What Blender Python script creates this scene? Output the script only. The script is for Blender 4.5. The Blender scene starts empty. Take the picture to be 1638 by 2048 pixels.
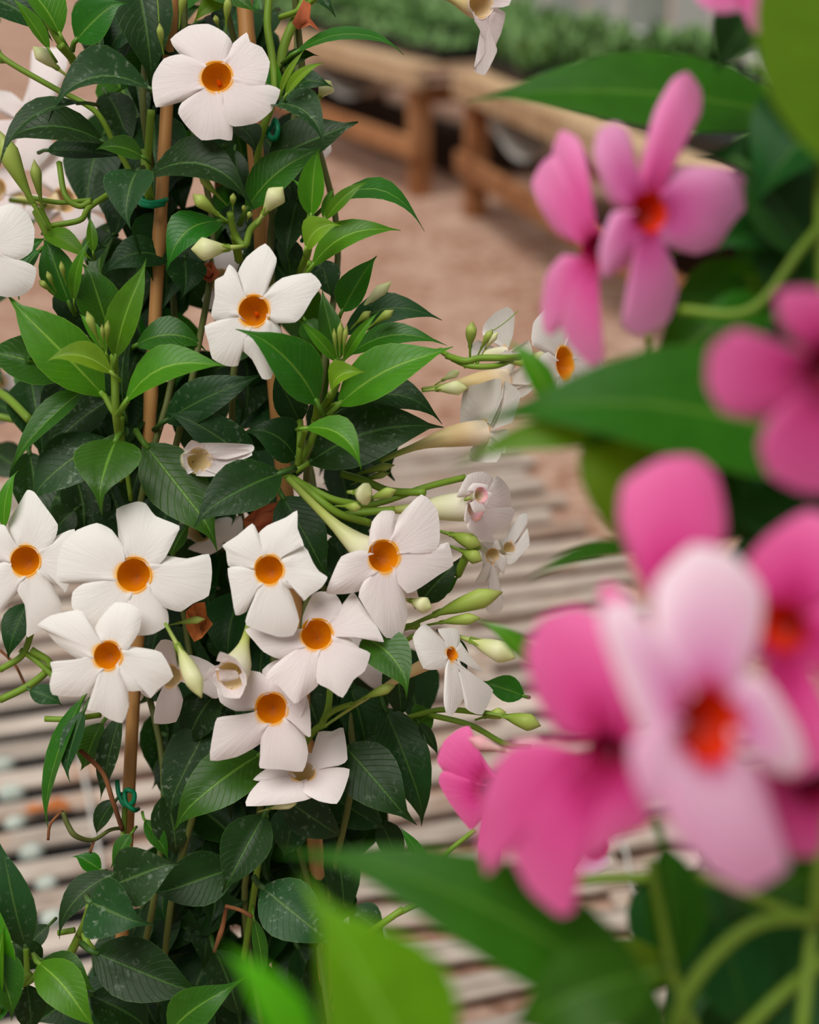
import bpy, math, random
import numpy as np
from mathutils import Vector, Matrix

random.seed(7)
SC = bpy.context.scene
COL = SC.collection

# ------------------------------------------------------------------ camera
CAM_H = 1.30                      # lens height above the slats
PITCH = math.radians(24.2)
FPX = 2048 * 50 / 36.0
cam = bpy.data.cameras.new('camera')
cam.lens = 50
cam.sensor_fit = 'VERTICAL'
cam.sensor_height = 36
cam.sensor_width = 36
cam.clip_start = 0.02
cam.dof.use_dof = True
cam.dof.focus_distance = 0.92
cam.dof.aperture_fstop = 3.8
cam_o = bpy.data.objects.new('camera', cam)
COL.objects.link(cam_o)
cam_o.location = (0, 0, CAM_H)
cam_o.rotation_euler = (math.pi / 2 - PITCH, 0, 0)
SC.camera = cam_o

# ------------------------------------------------------------------ light
world = bpy.data.worlds.new('overcast')
SC.world = world
world.use_nodes = True
_bg = world.node_tree.nodes['Background']
_bg.inputs[0].default_value = (1.0, 0.985, 0.955, 1)
_bg.inputs[1].default_value = 0.32
sun = bpy.data.lights.new('hazy_sun', 'SUN')
sun.energy = 3.1
sun.angle = math.radians(42)
sun.color = (1.0, 0.97, 0.92)
sun_o = bpy.data.objects.new('hazy_sun', sun)
COL.objects.link(sun_o)
sun_o.location = (-1, -1, 4)
sun_o.rotation_euler = Vector((0.30, 0.42, -1)).to_track_quat('-Z', 'Y').to_euler()
SC.view_settings.view_transform = 'Standard'
SC.view_settings.look = 'None'
SC.view_settings.gamma = 1
SC.view_settings.use_curve_mapping = False
SC.view_settings.exposure = 0.0
SC.cycles.use_denoising = True
SC.cycles.max_bounces = 8
SC.cycles.transparent_max_bounces = 8

# ------------------------------------------------------------------ space helpers
CO = np.array([0, 0, CAM_H])
RT = np.array([1.0, 0, 0])
FW = np.array([0, math.cos(PITCH), -math.sin(PITCH)])
UP = np.array([0, math.sin(PITCH), math.cos(PITCH)])


def P(x, y, d):
    """the point of the place that stands d metres deep behind pixel x, y"""
    return CO + RT * ((x - 819) / FPX * d) - UP * ((y - 1024) / FPX * d) + FW * d


def G(x, y, z):
    """the point of the horizontal plane at height z that pixel x, y shows"""
    r = RT * ((x - 819) / FPX) - UP * ((y - 1024) / FPX) + FW
    return CO + r * ((z - CAM_H) / r[2])


def lin(r, g, b):
    f = lambda c: c / 12.92 if c <= 0.04045 else ((c + 0.055) / 1.055) ** 2.4
    return (f(r / 255), f(g / 255), f(b / 255), 1)


def unit(v):
    return v / (np.linalg.norm(v) + 1e-12)


def spline(pts, n):
    """Catmull-Rom through pts, n samples"""
    p = [np.array(q, float) for q in pts]
    if len(p) == 2:
        return [p[0] + (p[1] - p[0]) * t for t in np.linspace(0, 1, n)]
    p = [2 * p[0] - p[1]] + p + [2 * p[-1] - p[-2]]
    seg = len(p) - 3
    out = []
    for t in np.linspace(0, seg - 1e-9, n):
        i = int(t)
        f = t - i
        a, b, c, d = p[i:i + 4]
        out.append(0.5 * (2 * b + (c - a) * f + (2 * a - 5 * b + 4 * c - d) * f * f + (3 * b - a - 3 * c + d) * f ** 3))
    return out


# ------------------------------------------------------------------ object helpers
def mesh_obj(name, verts, faces, mat, parent=None, uvs=None, smooth=True):
    me = bpy.data.meshes.new(name)
    me.from_pydata([tuple(map(float, v)) for v in verts], [], faces)
    if uvs is not None:
        lay = me.uv_layers.new(name='UVMap')
        vi = np.empty(len(me.loops), dtype=np.int32)
        me.loops.foreach_get('vertex_index', vi)
        lay.data.foreach_set('uv', np.asarray(uvs, dtype=np.float32)[vi].ravel())
    if smooth:
        me.polygons.foreach_set('use_smooth', [True] * len(me.polygons))
    me.materials.append(mat)
    me.update()
    o = bpy.data.objects.new(name, me)
    COL.objects.link(o)
    if parent is not None:
        attach(o, parent)
    return o


WORLD_AT = {}


def attach(o, parent):
    """parent o without moving it; roots and sub-empties here never rotate"""
    o.parent = parent
    off = WORLD_AT.get(parent.name, Vector((0, 0, 0)))
    o.location = Vector(o.location) - off


def empty(name, loc, parent=None):
    o = bpy.data.objects.new(name, None)
    o.empty_display_size = 0.02
    COL.objects.link(o)
    o.location = tuple(map(float, loc))
    WORLD_AT[o.name] = Vector(o.location)
    if parent is not None:
        attach(o, parent)
    return o


def tag(o, label=None, cat=None, group=None, kind=None):
    if label:
        o['label'] = label
    if cat:
        o['category'] = cat
    if group:
        o['group'] = group
    if kind:
        o['kind'] = kind
    return o


def box_vf(c, sx, sy, sz, ax=None, bev=0.0):
    """a box with chamfered long edges; ax = 3 unit axes"""
    if ax is None:
        ax = (np.array([1, 0, 0.]), np.array([0, 1, 0.]), np.array([0, 0, 1.]))
    c = np.array(c, float)
    if bev <= 0:
        prof = [(-1, -1), (1, -1), (1, 1), (-1, 1)]
        pr = [(a * sy / 2, b * sz / 2) for a, b in prof]
    else:
        h, k = sy / 2, sz / 2
        pr = [(-h + bev, -k), (h - bev, -k), (h, -k + bev), (h, k - bev), (h - bev, k), (-h + bev, k), (-h, k - bev), (-h, -k + bev)]
    n = len(pr)
    V = []
    for s in (-sx / 2, sx / 2):
        for a, b in pr:
            V.append(c + ax[0] * s + ax[1] * a + ax[2] * b)
    F = [tuple(range(n))[::-1], tuple(range(n, 2 * n))]
    for i in range(n):
        j = (i + 1) % n
        F.append((i, j, n + j, n + i))
    return V, F


def box(name, c, sx, sy, sz, mat, parent=None, ax=None, bev=0.0):
    V, F = box_vf(c, sx, sy, sz, ax, bev)
    return mesh_obj(name, V, F, mat, parent, smooth=False)


def tube_vf(pts, radii, n=8, cap=True):
    pts = [np.array(p, float) for p in pts]
    V, F, U = [], [], []
    t0 = unit(pts[1] - pts[0])
    a = np.cross(t0, [0.13, 0.21, 0.97])
    if np.linalg.norm(a) < 0.1:
        a = np.cross(t0, [1, 0, 0])
    a = unit(a)
    m = len(pts)
    for i, p in enumerate(pts):
        t = unit(pts[min(i + 1, m - 1)] - pts[max(i - 1, 0)])
        a = unit(a - t * np.dot(a, t))
        b = np.cross(t, a)
        r = radii[i] if hasattr(radii, '__len__') else radii
        for k in range(n):
            an = 2 * math.pi * k / n
            V.append(p + (a * math.cos(an) + b * math.sin(an)) * r)
            U.append((k / n, i / (m - 1)))
    for i in range(m - 1):
        for k in range(n):
            k2 = (k + 1) % n
            F.append((i * n + k, i * n + k2, (i + 1) * n + k2, (i + 1) * n + k))
    if cap:
        F.append(tuple(range(n))[::-1])
        F.append(tuple(range((m - 1) * n, m * n)))
    return V, F, U


def tube(name, pts, radii, mat, parent=None, n=8, samples=None, cap=True):
    if samples:
        r0 = radii
        pts = spline(pts, samples)
        if hasattr(r0, '__len__'):
            radii = np.interp(np.linspace(0, 1, samples), np.linspace(0, 1, len(r0)), r0)
    V, F, U = tube_vf(pts, radii, n, cap)
    return mesh_obj(name, V, F, mat, parent, U)


# ------------------------------------------------------------------ materials
class NT:
    def __init__(self, name):
        self.m = bpy.data.materials.new(name)
        self.m.use_nodes = True
        self.t = self.m.node_tree
        self.t.nodes.clear()
        self.out = self.n('ShaderNodeOutputMaterial')

    def n(self, typ, **kw):
        nd = self.t.nodes.new(typ)
        for k, v in kw.items():
            if k.startswith('i_'):
                nd.inputs[k[2:]].default_value = v
            else:
                setattr(nd, k, v)
        return nd

    def l(self, a, b):
        self.t.links.new(a, b)

    def math(self, op, a, b=None, clamp=False):
        nd = self.n('ShaderNodeMath', operation=op, use_clamp=clamp)
        for i, v in enumerate((a, b)):
            if v is None:
                continue
            if hasattr(v, 'links'):
                self.l(v, nd.inputs[i])
            else:
                nd.inputs[i].default_value = v
        return nd.outputs[0]

    def mix(self, f, a, b, blend='MIX'):
        nd = self.n('ShaderNodeMix', data_type='RGBA', blend_type=blend)
        for sock, v in ((nd.inputs[0], f), (nd.inputs[6], a), (nd.inputs[7], b)):
            if hasattr(v, 'links'):
                self.l(v, sock)
            else:
                sock.default_value = v
        return nd.outputs[2]

    def ramp(self, f, stops):
        nd = self.n('ShaderNodeValToRGB')
        e = nd.color_ramp.elements
        while len(e) > 1:
            e.remove(e[-1])
        e[0].position, e[0].color = stops[0]
        for p, c in stops[1:]:
            x = e.new(p)
            x.color = c
        self.l(f, nd.inputs[0])
        return nd.outputs[0]

    def noise(self, scale, detail=3, vec=None, rough=0.5):
        nd = self.n('ShaderNodeTexNoise')
        nd.inputs['Scale'].default_value = scale
        nd.inputs['Detail'].default_value = detail
        nd.inputs['Roughness'].default_value = rough
        if vec is not None:
            self.l(vec, nd.inputs['Vector'])
        return nd.outputs[0]

    def bump(self, h, strength, dist=0.001):
        nd = self.n('ShaderNodeBump')
        nd.inputs['Strength'].default_value = strength
        nd.inputs['Distance'].default_value = dist
        self.l(h, nd.inputs['Height'])
        return nd.outputs[0]

    def surf(self, col, rough=0.5, spec=0.5, bump=None, transl=0.0, tcol=None):
        b = self.n('ShaderNodeBsdfPrincipled')
        if hasattr(col, 'links'):
            self.l(col, b.inputs['Base Color'])
        else:
            b.inputs['Base Color'].default_value = col
        if hasattr(rough, 'links'):
            self.l(rough, b.inputs['Roughness'])
        else:
            b.inputs['Roughness'].default_value = rough
        b.inputs['Specular IOR Level'].default_value = spec
        if bump is not None:
            self.l(bump, b.inputs['Normal'])
        res = b.outputs[0]
        if transl > 0:
            t = self.n('ShaderNodeBsdfTranslucent')
            c = tcol if tcol is not None else col
            if hasattr(c, 'links'):
                self.l(c, t.inputs[0])
            else:
                t.inputs[0].default_value = c
            if bump is not None:
                self.l(bump, t.inputs['Normal'])
            mx = self.n('ShaderNodeMixShader')
            mx.inputs[0].default_value = transl
            self.l(res, mx.inputs[1])
            self.l(t.outputs[0], mx.inputs[2])
            res = mx.outputs[0]
        self.l(res, self.out.inputs[0])
        return self.m


def leaf_mat(name, base, vein, under, dust=0.0, rough=0.38, transl=0.22, tcol=None, veins=0.18, spec=0.3):
    k = NT(name)
    uv = k.n('ShaderNodeUVMap')
    sep = k.n('ShaderNodeSeparateXYZ')
    k.l(uv.outputs[0], sep.inputs[0])
    u, v = sep.outputs[0], sep.outputs[1]
    au = k.math('ABSOLUTE', k.math('SUBTRACT', u, 0.5))
    # side veins run forward from the midrib
    ph = k.math('SUBTRACT', k.math('MULTIPLY', v, 13.0), k.math('MULTIPLY', au, 6.5))
    fr = k.math('ABSOLUTE', k.math('SUBTRACT', k.math('FRACT', ph), 0.5))
    sv = k.math('SUBTRACT', 1.0, k.math('MULTIPLY', fr, 11.0), True)
    mid = k.math('SUBTRACT', 1.0, k.math('MULTIPLY', k.math('SUBTRACT', au, 0.014), 55.0), True)
    oi = k.n('ShaderNodeObjectInfo')
    geo = k.n('ShaderNodeNewGeometry')
    tex = k.n('ShaderNodeTexCoord')
    ns = k.noise(90, 3, tex.outputs['Object'])
    h = k.n('ShaderNodeHueSaturation')
    h.inputs['Color'].default_value = base
    k.l(k.math('ADD', k.math('MULTIPLY', oi.outputs['Random'], 0.035), 0.482), h.inputs['Hue'])
    k.l(k.math('ADD', k.math('MULTIPLY', ns, 0.6), k.math('ADD', k.math('MULTIPLY', oi.outputs['Random'], 0.4), 0.5)), h.inputs['Value'])
    c = k.mix(k.math('MULTIPLY', sv, veins), h.outputs[0], vein)
    c = k.mix(k.math('MULTIPLY', mid, 0.85), c, vein)
    edge = k.math('MULTIPLY', k.math('SUBTRACT', au, 0.482), 60.0, True)
    c = k.mix(k.math('MULTIPLY', edge, 0.6), c, vein)
    if dust > 0:
        d1 = k.noise(260, 4, tex.outputs['Object'], 0.65)
        d2 = k.noise(40, 2, tex.outputs['Object'])
        dm = k.math('MULTIPLY', k.math('MULTIPLY', k.math('SUBTRACT', d1, 0.56), 9.0, True),
                    k.math('MULTIPLY', k.math('SUBTRACT', d2, 0.42), 5.0, True))
        c = k.mix(k.math('MULTIPLY', dm, dust), c, lin(150, 165, 145))
    c = k.mix(k.math('MULTIPLY', geo.outputs['Backfacing'], 0.8), c, under)
    hgt = k.math('ADD', k.math('MULTIPLY', sv, -0.5), k.math('ADD', k.math('MULTIPLY', mid, -0.8), k.math('MULTIPLY', ns, 0.5)))
    return k.surf(c, rough, spec, k.bump(hgt, 0.35, 0.0007), transl, tcol)


LEAF = {
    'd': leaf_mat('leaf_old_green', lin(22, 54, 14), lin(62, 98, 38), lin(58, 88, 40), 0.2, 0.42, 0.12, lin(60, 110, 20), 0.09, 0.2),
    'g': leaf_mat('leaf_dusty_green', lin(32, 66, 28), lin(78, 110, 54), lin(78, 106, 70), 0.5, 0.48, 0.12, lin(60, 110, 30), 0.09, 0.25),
    'm': leaf_mat('leaf_mid_green', lin(38, 94, 12), lin(100, 146, 46), lin(92, 128, 46), 0.1, 0.36, 0.22, lin(90, 150, 15)),
    'b': leaf_mat('leaf_fresh_green', lin(66, 126, 16), lin(134, 178, 60), lin(118, 160, 48), 0.0, 0.38, 0.28, lin(120, 185, 15)),
    'y': leaf_mat('leaf_young_green', lin(110, 156, 30), lin(164, 196, 84), lin(112, 150, 30), 0.0, 0.42, 0.34, lin(140, 190, 20)),
    'n': leaf_mat('leaf_vivid_green', lin(94, 172, 24), lin(140, 196, 70), lin(112, 170, 40), 0.0, 0.45, 0.34, lin(120, 200, 10), 0.1, 0.14),
    'l': leaf_mat('leaf_backlit_green', lin(88, 128, 16), lin(120, 150, 40), lin(92, 130, 18), 0.0, 0.45, 0.45, lin(120, 165, 5)),
    'p': leaf_mat('leaf_broad_green', lin(38, 92, 10), lin(80, 124, 36), lin(70, 112, 18), 0.0, 0.45, 0.2, lin(80, 145, 6), 0.12, 0.14),
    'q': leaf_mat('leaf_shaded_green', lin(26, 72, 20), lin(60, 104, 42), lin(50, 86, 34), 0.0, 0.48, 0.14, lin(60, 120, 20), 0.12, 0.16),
}


def petal_mat(name, col, edge, base, base_w, tcol, veins=0.05):
    k = NT(name)
    uv = k.n('ShaderNodeUVMap')
    sep = k.n('ShaderNodeSeparateXYZ')
    k.l(uv.outputs[0], sep.inputs[0])
    u, v = sep.outputs[0], sep.outputs[1]
    mp = k.n('ShaderNodeMapping')
    mp.inputs['Scale'].default_value = (46, 2.2, 1)
    k.l(uv.outputs[0], mp.inputs[0])
    st = k.noise(1.0, 3, mp.outputs[0])
    tex = k.n('ShaderNodeTexCoord')
    bl = k.noise(28, 2, tex.outputs['Object'])
    c = k.mix(k.math('MULTIPLY', k.math('SUBTRACT', k.math('ADD', v, k.math('MULTIPLY', bl, 0.6)), 0.55), 1.3, True), col, edge)
    c = k.mix(k.math('MULTIPLY', k.math('SUBTRACT', st, 0.35), veins * 4, True), c, edge, 'MULTIPLY')
    bf = k.math('SUBTRACT', 1.0, k.math('DIVIDE', k.math('SUBTRACT', v, k.math('MULTIPLY', k.math('SUBTRACT', st, 0.5), base_w * 1.5)), base_w), True)
    c = k.mix(bf, c, base)
    return k.surf(c, 0.55, 0.25, k.bump(st, 0.45, 0.0008), 0.22, tcol)


PET_W = petal_mat('petal_white', lin(236, 231, 227), lin(241, 238, 234), lin(252, 184, 30), 0.085, lin(246, 240, 232))
PET_PALE = petal_mat('petal_pinkish_white', lin(238, 226, 226), lin(240, 233, 231), lin(252, 184, 30), 0.085, lin(246, 232, 230))
PET_PINK = petal_mat('petal_pink', lin(222, 84, 158), lin(240, 150, 200), lin(176, 20, 90), 0.22, lin(236, 90, 165))
PET_ROSE = petal_mat('petal_deep_rose', lin(212, 56, 138), lin(234, 112, 172), lin(166, 12, 80), 0.36, lin(232, 60, 140))
PET_LIGHT = petal_mat('petal_light_pink', lin(232, 156, 204), lin(252, 234, 242), lin(206, 60, 130), 0.22, lin(240, 150, 200))  # near-white edge paints the glare on these petals into their colour
PET_MID = petal_mat('petal_rosy_pink', lin(216, 98, 168), lin(238, 164, 210), lin(180, 30, 110), 0.22, lin(236, 110, 180))
PET_SOFT = petal_mat('petal_soft_pink', lin(240, 192, 220), lin(230, 164, 202), lin(206, 70, 140), 0.2, lin(240, 150, 200))
PET_WINE = petal_mat('petal_wine_pink', lin(186, 48, 116), lin(208, 92, 150), lin(110, 4, 50), 0.30, lin(200, 40, 110))


def grad_mat(name, stops, rough=0.5, transl=0.15, streak=0.0):
    """colour along the UV's second axis"""
    k = NT(name)
    uv = k.n('ShaderNodeUVMap')
    sep = k.n('ShaderNodeSeparateXYZ')
    k.l(uv.outputs[0], sep.inputs[0])
    mp = k.n('ShaderNodeMapping')
    mp.inputs['Scale'].default_value = (22, 2, 1)
    k.l(uv.outputs[0], mp.inputs[0])
    ns = k.noise(1, 3, mp.outputs[0])
    f = k.math('ADD', sep.outputs[1], k.math('MULTIPLY', k.math('SUBTRACT', ns, 0.5), streak))
    c = k.ramp(f, stops)
    return k.surf(c, rough, 0.3, k.bump(ns, 0.2, 0.0005), transl, c)


THROAT_Y = grad_mat('throat_orange', [(0, lin(255, 196, 40)), (0.3, lin(254, 172, 10)), (0.7, lin(250, 154, 0)), (1, lin(226, 120, 0))], 0.5, 0.6, 0.3)
THROAT_C = grad_mat('throat_cream', [(0, lin(244, 232, 214)), (.4, lin(238, 214, 170)), (1, lin(214, 186, 120))], 0.5, 0.4, 0.2)
THROAT_M = grad_mat('throat_magenta', [(0, lin(190, 24, 96)), (.5, lin(160, 10, 70)), (1, lin(110, 4, 40))], 0.5, 0.3, 0.05)
THROAT_R = grad_mat('throat_red', [(0, lin(214, 30, 40)), (0.1, lin(240, 62, 4)), (0.6, lin(232, 52, 0)), (1, lin(170, 20, 6))], 0.5, 0.4, 0.05)
TUBE_W = grad_mat('tube_cream', [(0, lin(240, 236, 218)), (0.45, lin(232, 232, 186)), (0.75, lin(196, 206, 110)), (1, lin(122, 152, 52))], 0.45, 0.25)
TUBE_P = grad_mat('tube_peach', [(0, lin(240, 226, 206)), (0.3, lin(228, 200, 150)), (0.6, lin(220, 202, 140)), (0.85, lin(168, 180, 84)), (1, lin(118, 146, 52))], 0.45, 0.2)
TUBE_PK = grad_mat('tube_rose', [(0, lin(232, 150, 180)), (0.5, lin(236, 190, 190)), (1, lin(180, 180, 110))], 0.45, 0.2)
BUD_G = grad_mat('bud_green', [(0, lin(104, 140, 40)), (0.5, lin(138, 164, 60)), (0.85, lin(176, 194, 96)), (1, lin(150, 150, 80))], 0.42, 0.2)
BUD_C = grad_mat('bud_cream', [(0, lin(126, 160, 52)), (0.35, lin(196, 206, 120)), (0.7, lin(232, 232, 186)), (1, lin(214, 220, 150))], 0.42, 0.2)
BUD_P = grad_mat('bud_pink', [(0, lin(206, 196, 140)), (0.4, lin(240, 206, 196)), (1, lin(236, 160, 176))], 0.42, 0.2)
STEM_Y = grad_mat('stem_green', [(0, lin(112, 146, 40)), (1, lin(124, 158, 48))], 0.45, 0.1, 0.5)
STEM_D = grad_mat('stem_old', [(0, lin(84, 92, 44)), (1, lin(92, 100, 44))], 0.6, 0.0, 0.5)
TWIG = grad_mat('twig_brown', [(0, lin(112, 64, 36)), (0.5, lin(136, 88, 52)), (1, lin(96, 58, 36))], 0.8, 0.0, 0.8)


def rough_mat(name, a, b, c3, scale=20, rough=0.85, bump=0.4, stretch=None, dist=0.004):
    k = NT(name)
    tex = k.n('ShaderNodeTexCoord')
    vec = tex.outputs['Object']
    if stretch:
        mp = k.n('ShaderNodeMapping')
        mp.inputs['Scale'].default_value = stretch
        k.l(vec, mp.inputs[0])
        vec = mp.outputs[0]
    n1 = k.noise(scale, 5, vec, 0.6)
    n2 = k.noise(scale * 0.13, 3, vec)
    oi = k.n('ShaderNodeObjectInfo')
    c = k.ramp(n1, [(0.3, a), (0.5, b), (0.72, c3)])
    c = k.mix(k.math('MULTIPLY', k.math('SUBTRACT', n2, 0.45), 2.2, True), c, c3)
    h = k.n('ShaderNodeHueSaturation')
    k.l(c, h.inputs['Color'])
    k.l(k.math('ADD', k.math('MULTIPLY', oi.outputs['Random'], 0.3), 0.85), h.inputs['Value'])
    return k.surf(h.outputs[0], rough, 0.2, k.bump(n1, bump, dist))


def slat_mat():
    k = NT('weathered_slat_wood')
    uv = k.n('ShaderNodeUVMap')
    mp = k.n('ShaderNodeMapping')
    mp.inputs['Scale'].default_value = (6, 60, 60)
    tex = k.n('ShaderNodeTexCoord')
    k.l(uv.outputs[0], mp.inputs[0])
    g = k.noise(1.0, 4, mp.outputs[0], 0.6)
    n2 = k.noise(7, 3, tex.outputs['Object'])
    oi = k.n('ShaderNodeObjectInfo')
    c = k.ramp(g, [(0.3, lin(128, 114, 102)), (0.5, lin(180, 166, 154)), (0.7, lin(208, 196, 184))])
    c = k.mix(k.math('MULTIPLY', k.math('SUBTRACT', n2, 0.52), 3.5, True), c, lin(160, 120, 94))
    h = k.n('ShaderNodeHueSaturation')
    k.l(c, h.inputs['Color'])
    k.l(k.math('ADD', k.math('MULTIPLY', oi.outputs['Random'], 0.4), 0.8), h.inputs['Value'])
    return k.surf(h.outputs[0], 0.85, 0.2, k.bump(g, 0.5, 0.002))


M_SLAT = slat_mat()
M_GROUND = rough_mat('red_mulch', lin(116, 80, 62), lin(152, 116, 97), lin(194, 166, 148), 26, 0.95, 0.6, None, 0.01)
M_SOIL = rough_mat('dark_soil', lin(46, 32, 24), lin(66, 46, 34), lin(92, 66, 48), 60, 0.95, 0.6)
M_BENCH = rough_mat('bench_timber', lin(116, 72, 42), lin(148, 98, 62), lin(170, 124, 86), 14, 0.8, 0.3, (1, 1, 1))
M_RAIL = rough_mat('bench_top_timber', lin(158, 122, 88), lin(190, 158, 122), lin(206, 180, 148), 14, 0.8, 0.3)
M_BAMBOO = grad_mat('bamboo_tan', [(0, lin(160, 112, 60)), (0.5, lin(192, 142, 86)), (1, lin(178, 126, 74))], 0.45, 0.0, 0.6)
M_BLACK = rough_mat('black_plastic', lin(20, 20, 22), lin(28, 28, 30), lin(40, 40, 42), 20, 0.5, 0.05)
M_LINER = rough_mat('pale_liner', lin(176, 172, 164), lin(196, 192, 184), lin(210, 206, 200), 8, 0.7, 0.1)
M_STONE = rough_mat('pale_stone', lin(160, 172, 162), lin(178, 188, 178), lin(192, 198, 190), 60, 0.8, 0.4)
M_TIE = rough_mat('green_tie_plastic', lin(0, 96, 62), lin(4, 118, 76), lin(20, 136, 92), 90, 0.35, 0.1)
M_TWINE = rough_mat('pale_twine', lin(170, 166, 160), lin(196, 192, 186), lin(214, 210, 204), 300, 0.9, 0.5)
M_DRY = rough_mat('dry_leaf', lin(130, 64, 28), lin(176, 98, 48), lin(206, 132, 72), 60, 0.8, 0.4)
M_TERRA = rough_mat('terracotta_brown', lin(120, 56, 30), lin(148, 74, 42), lin(168, 92, 58), 40, 0.8, 0.2)
M_SEED = leaf_mat('seedling_green', lin(120, 164, 92), lin(150, 186, 122), lin(136, 172, 106), 0, 0.5, 0.25, lin(90, 150, 40))  # lightened so the pale haze over the trays is in the green


def wall_mat():
    k = NT('translucent_panel')
    tex = k.n('ShaderNodeTexCoord')
    n1 = k.noise(1.4, 3, tex.outputs['Object'])
    oi = k.n('ShaderNodeObjectInfo')
    f = k.math('ADD', k.math('MULTIPLY', n1, 0.7), k.math('MULTIPLY', oi.outputs['Random'], 0.45))
    c = k.ramp(f, [(0.3, lin(138, 154, 144)), (0.55, lin(164, 176, 170)), (0.8, lin(196, 204, 202))])
    return k.surf(c, 0.35, 0.4, None, 0.5, c)


M_PANEL = wall_mat()
M_STRUT = rough_mat('pale_strut', lin(176, 178, 172), lin(200, 202, 196), lin(214, 216, 210), 10, 0.6, 0.05)

# ================================================================== THE SETTING
GZ = -0.030                                   # ground below the slats
fl = mesh_obj('floor', [(-14, -3, GZ), (14, -3, GZ), (14, 30, GZ), (-14, 30, GZ)], [(0, 1, 2, 3)], M_GROUND, smooth=False)
tag(fl, 'reddish brown mulch ground of the greenhouse aisle', kind='structure')

# back wall of translucent panels, running away to the left
wd = np.array([-math.sin(math.radians(20)), math.cos(math.radians(20)), 0])
wn = np.array([wd[1], -wd[0], 0])
W0 = np.array([3.6, 4.6, 0])
wall = empty('wall_back', W0)
tag(wall, 'greenhouse wall of tall translucent ribbed panels', kind='structure')
for i in range(26):
    c = W0 + wd * (0.31 + 0.62 * i)
    V, F = [], []
    nx = 12
    for j in range(nx + 1):
        s = (j / nx - 0.5) * 0.58
        off = 0.012 * math.sin(j * math.pi / 1.0 + math.pi / 2) + 0.012
        for zz in (GZ + 0.35, 3.4):
            q = c + wd * s + wn * off
            V.append((q[0], q[1], zz))
    for j in range(nx):
        F.append((2 * j, 2 * j + 2, 2 * j + 3, 2 * j + 1))
    mesh_obj('panel', V, F, M_PANEL, wall, smooth=False)
    c2 = W0 + wd * (0.62 * i)
    if i % 2 == 0:
        box('strut', (c2[0], c2[1], 1.7 + GZ / 2), 0.06, 0.07, 3.4, M_STRUT, wall, (wd, -wn, np.array([0, 0, 1.])))
cb = W0 + wd * 8.0
box('baseboard', (cb[0], cb[1], GZ + 0.17), 16.4, 0.05, 0.36, M_STRUT, wall, (wd, -wn, np.array([0, 0, 1.])), 0.008)

# ================================================================== SLATTED PLATFORM
sd = np.array([math.sin(math.radians(74.4)), math.cos(math.radians(74.4)), 0])
sq = np.array([-sd[1], sd[0], 0])
zax = np.array([0, 0, 1.])
E0 = G(1102, 1030, 0)
deck_c = E0 - sd * 1.6 - sq * 0.8
deck = empty('slatted_platform', (deck_c[0], deck_c[1], GZ))
tag(deck, 'low platform of weathered grey wooden slats under the flowering plants', 'platform')
rs = random.Random(3)
q0, q1 = np.dot(G(860, 884, 0) - E0, sq), -2.1
q = q0
GAPS = []
while q > q1:
    ln = 3.6 + rs.uniform(-.03, .03)
    w = 0.0445 + rs.uniform(-.006, .005)
    ang = rs.uniform(-.006, .006)
    a1 = sd * math.cos(ang) + sq * math.sin(ang)
    a2 = sq * math.cos(ang) - sd * math.sin(ang)
    c = E0 + sq * q - sd * (ln / 2 - rs.uniform(0, .09))
    V, F = [], []
    ns = 9
    prof = [(-.5, -1), (.5, -1), (.5, -.5), (.34, -.06), (0, .04), (-.34, -.06), (-.5, -.5)]
    U = []
    wob = [rs.uniform(-.003, .003) for _ in range(ns)]
    for i in range(ns):
        s = (i / (ns - 1) - .5) * ln
        for a, b in prof:
            p = c + a1 * s + a2 * (a * w + wob[i]) + zax * (b * 0.014 + wob[(i + 3) % ns] * .6)
            V.append(p)
            U.append((s + q * 7.3, a * w + b * .01))
    npf = len(prof)
    F.append(tuple(range(npf))[::-1])
    F.append(tuple(range((ns - 1) * npf, ns * npf)))
    for i in range(ns - 1):
        for k in range(npf):
            k2 = (k + 1) % npf
            F.append((i * npf + k, i * npf + k2, (i + 1) * npf + k2, (i + 1) * npf + k))
    mesh_obj('slat', V, F, M_SLAT, deck, U, smooth=False)
    dq = 0.080 + rs.uniform(-.006, .006)
    GAPS.append((q - dq / 2, dq - .046))
    q -= dq
for s in (-0.35, -1.5, -2.7):
    c = E0 + sd * s + sq * ((q0 + q1) / 2) + zax * (-0.0222)
    box('joist', c, q0 - q1 + .04, .04, .0145, M_SLAT, deck, (sq, -sd, zax), .003)

# black sheet added under the left half so the slat gaps look shaded
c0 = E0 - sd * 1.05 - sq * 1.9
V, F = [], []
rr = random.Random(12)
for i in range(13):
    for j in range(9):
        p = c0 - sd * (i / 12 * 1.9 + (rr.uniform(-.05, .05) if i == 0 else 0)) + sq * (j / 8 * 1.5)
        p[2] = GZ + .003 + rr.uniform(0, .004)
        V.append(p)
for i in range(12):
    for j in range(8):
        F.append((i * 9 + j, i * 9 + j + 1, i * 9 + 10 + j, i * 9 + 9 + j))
tag(mesh_obj('gap_shade_sheet', V, F, M_BLACK), 'black sheet added on the ground to darken the shaded gaps of the left slats', 'shade sheet')

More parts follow.
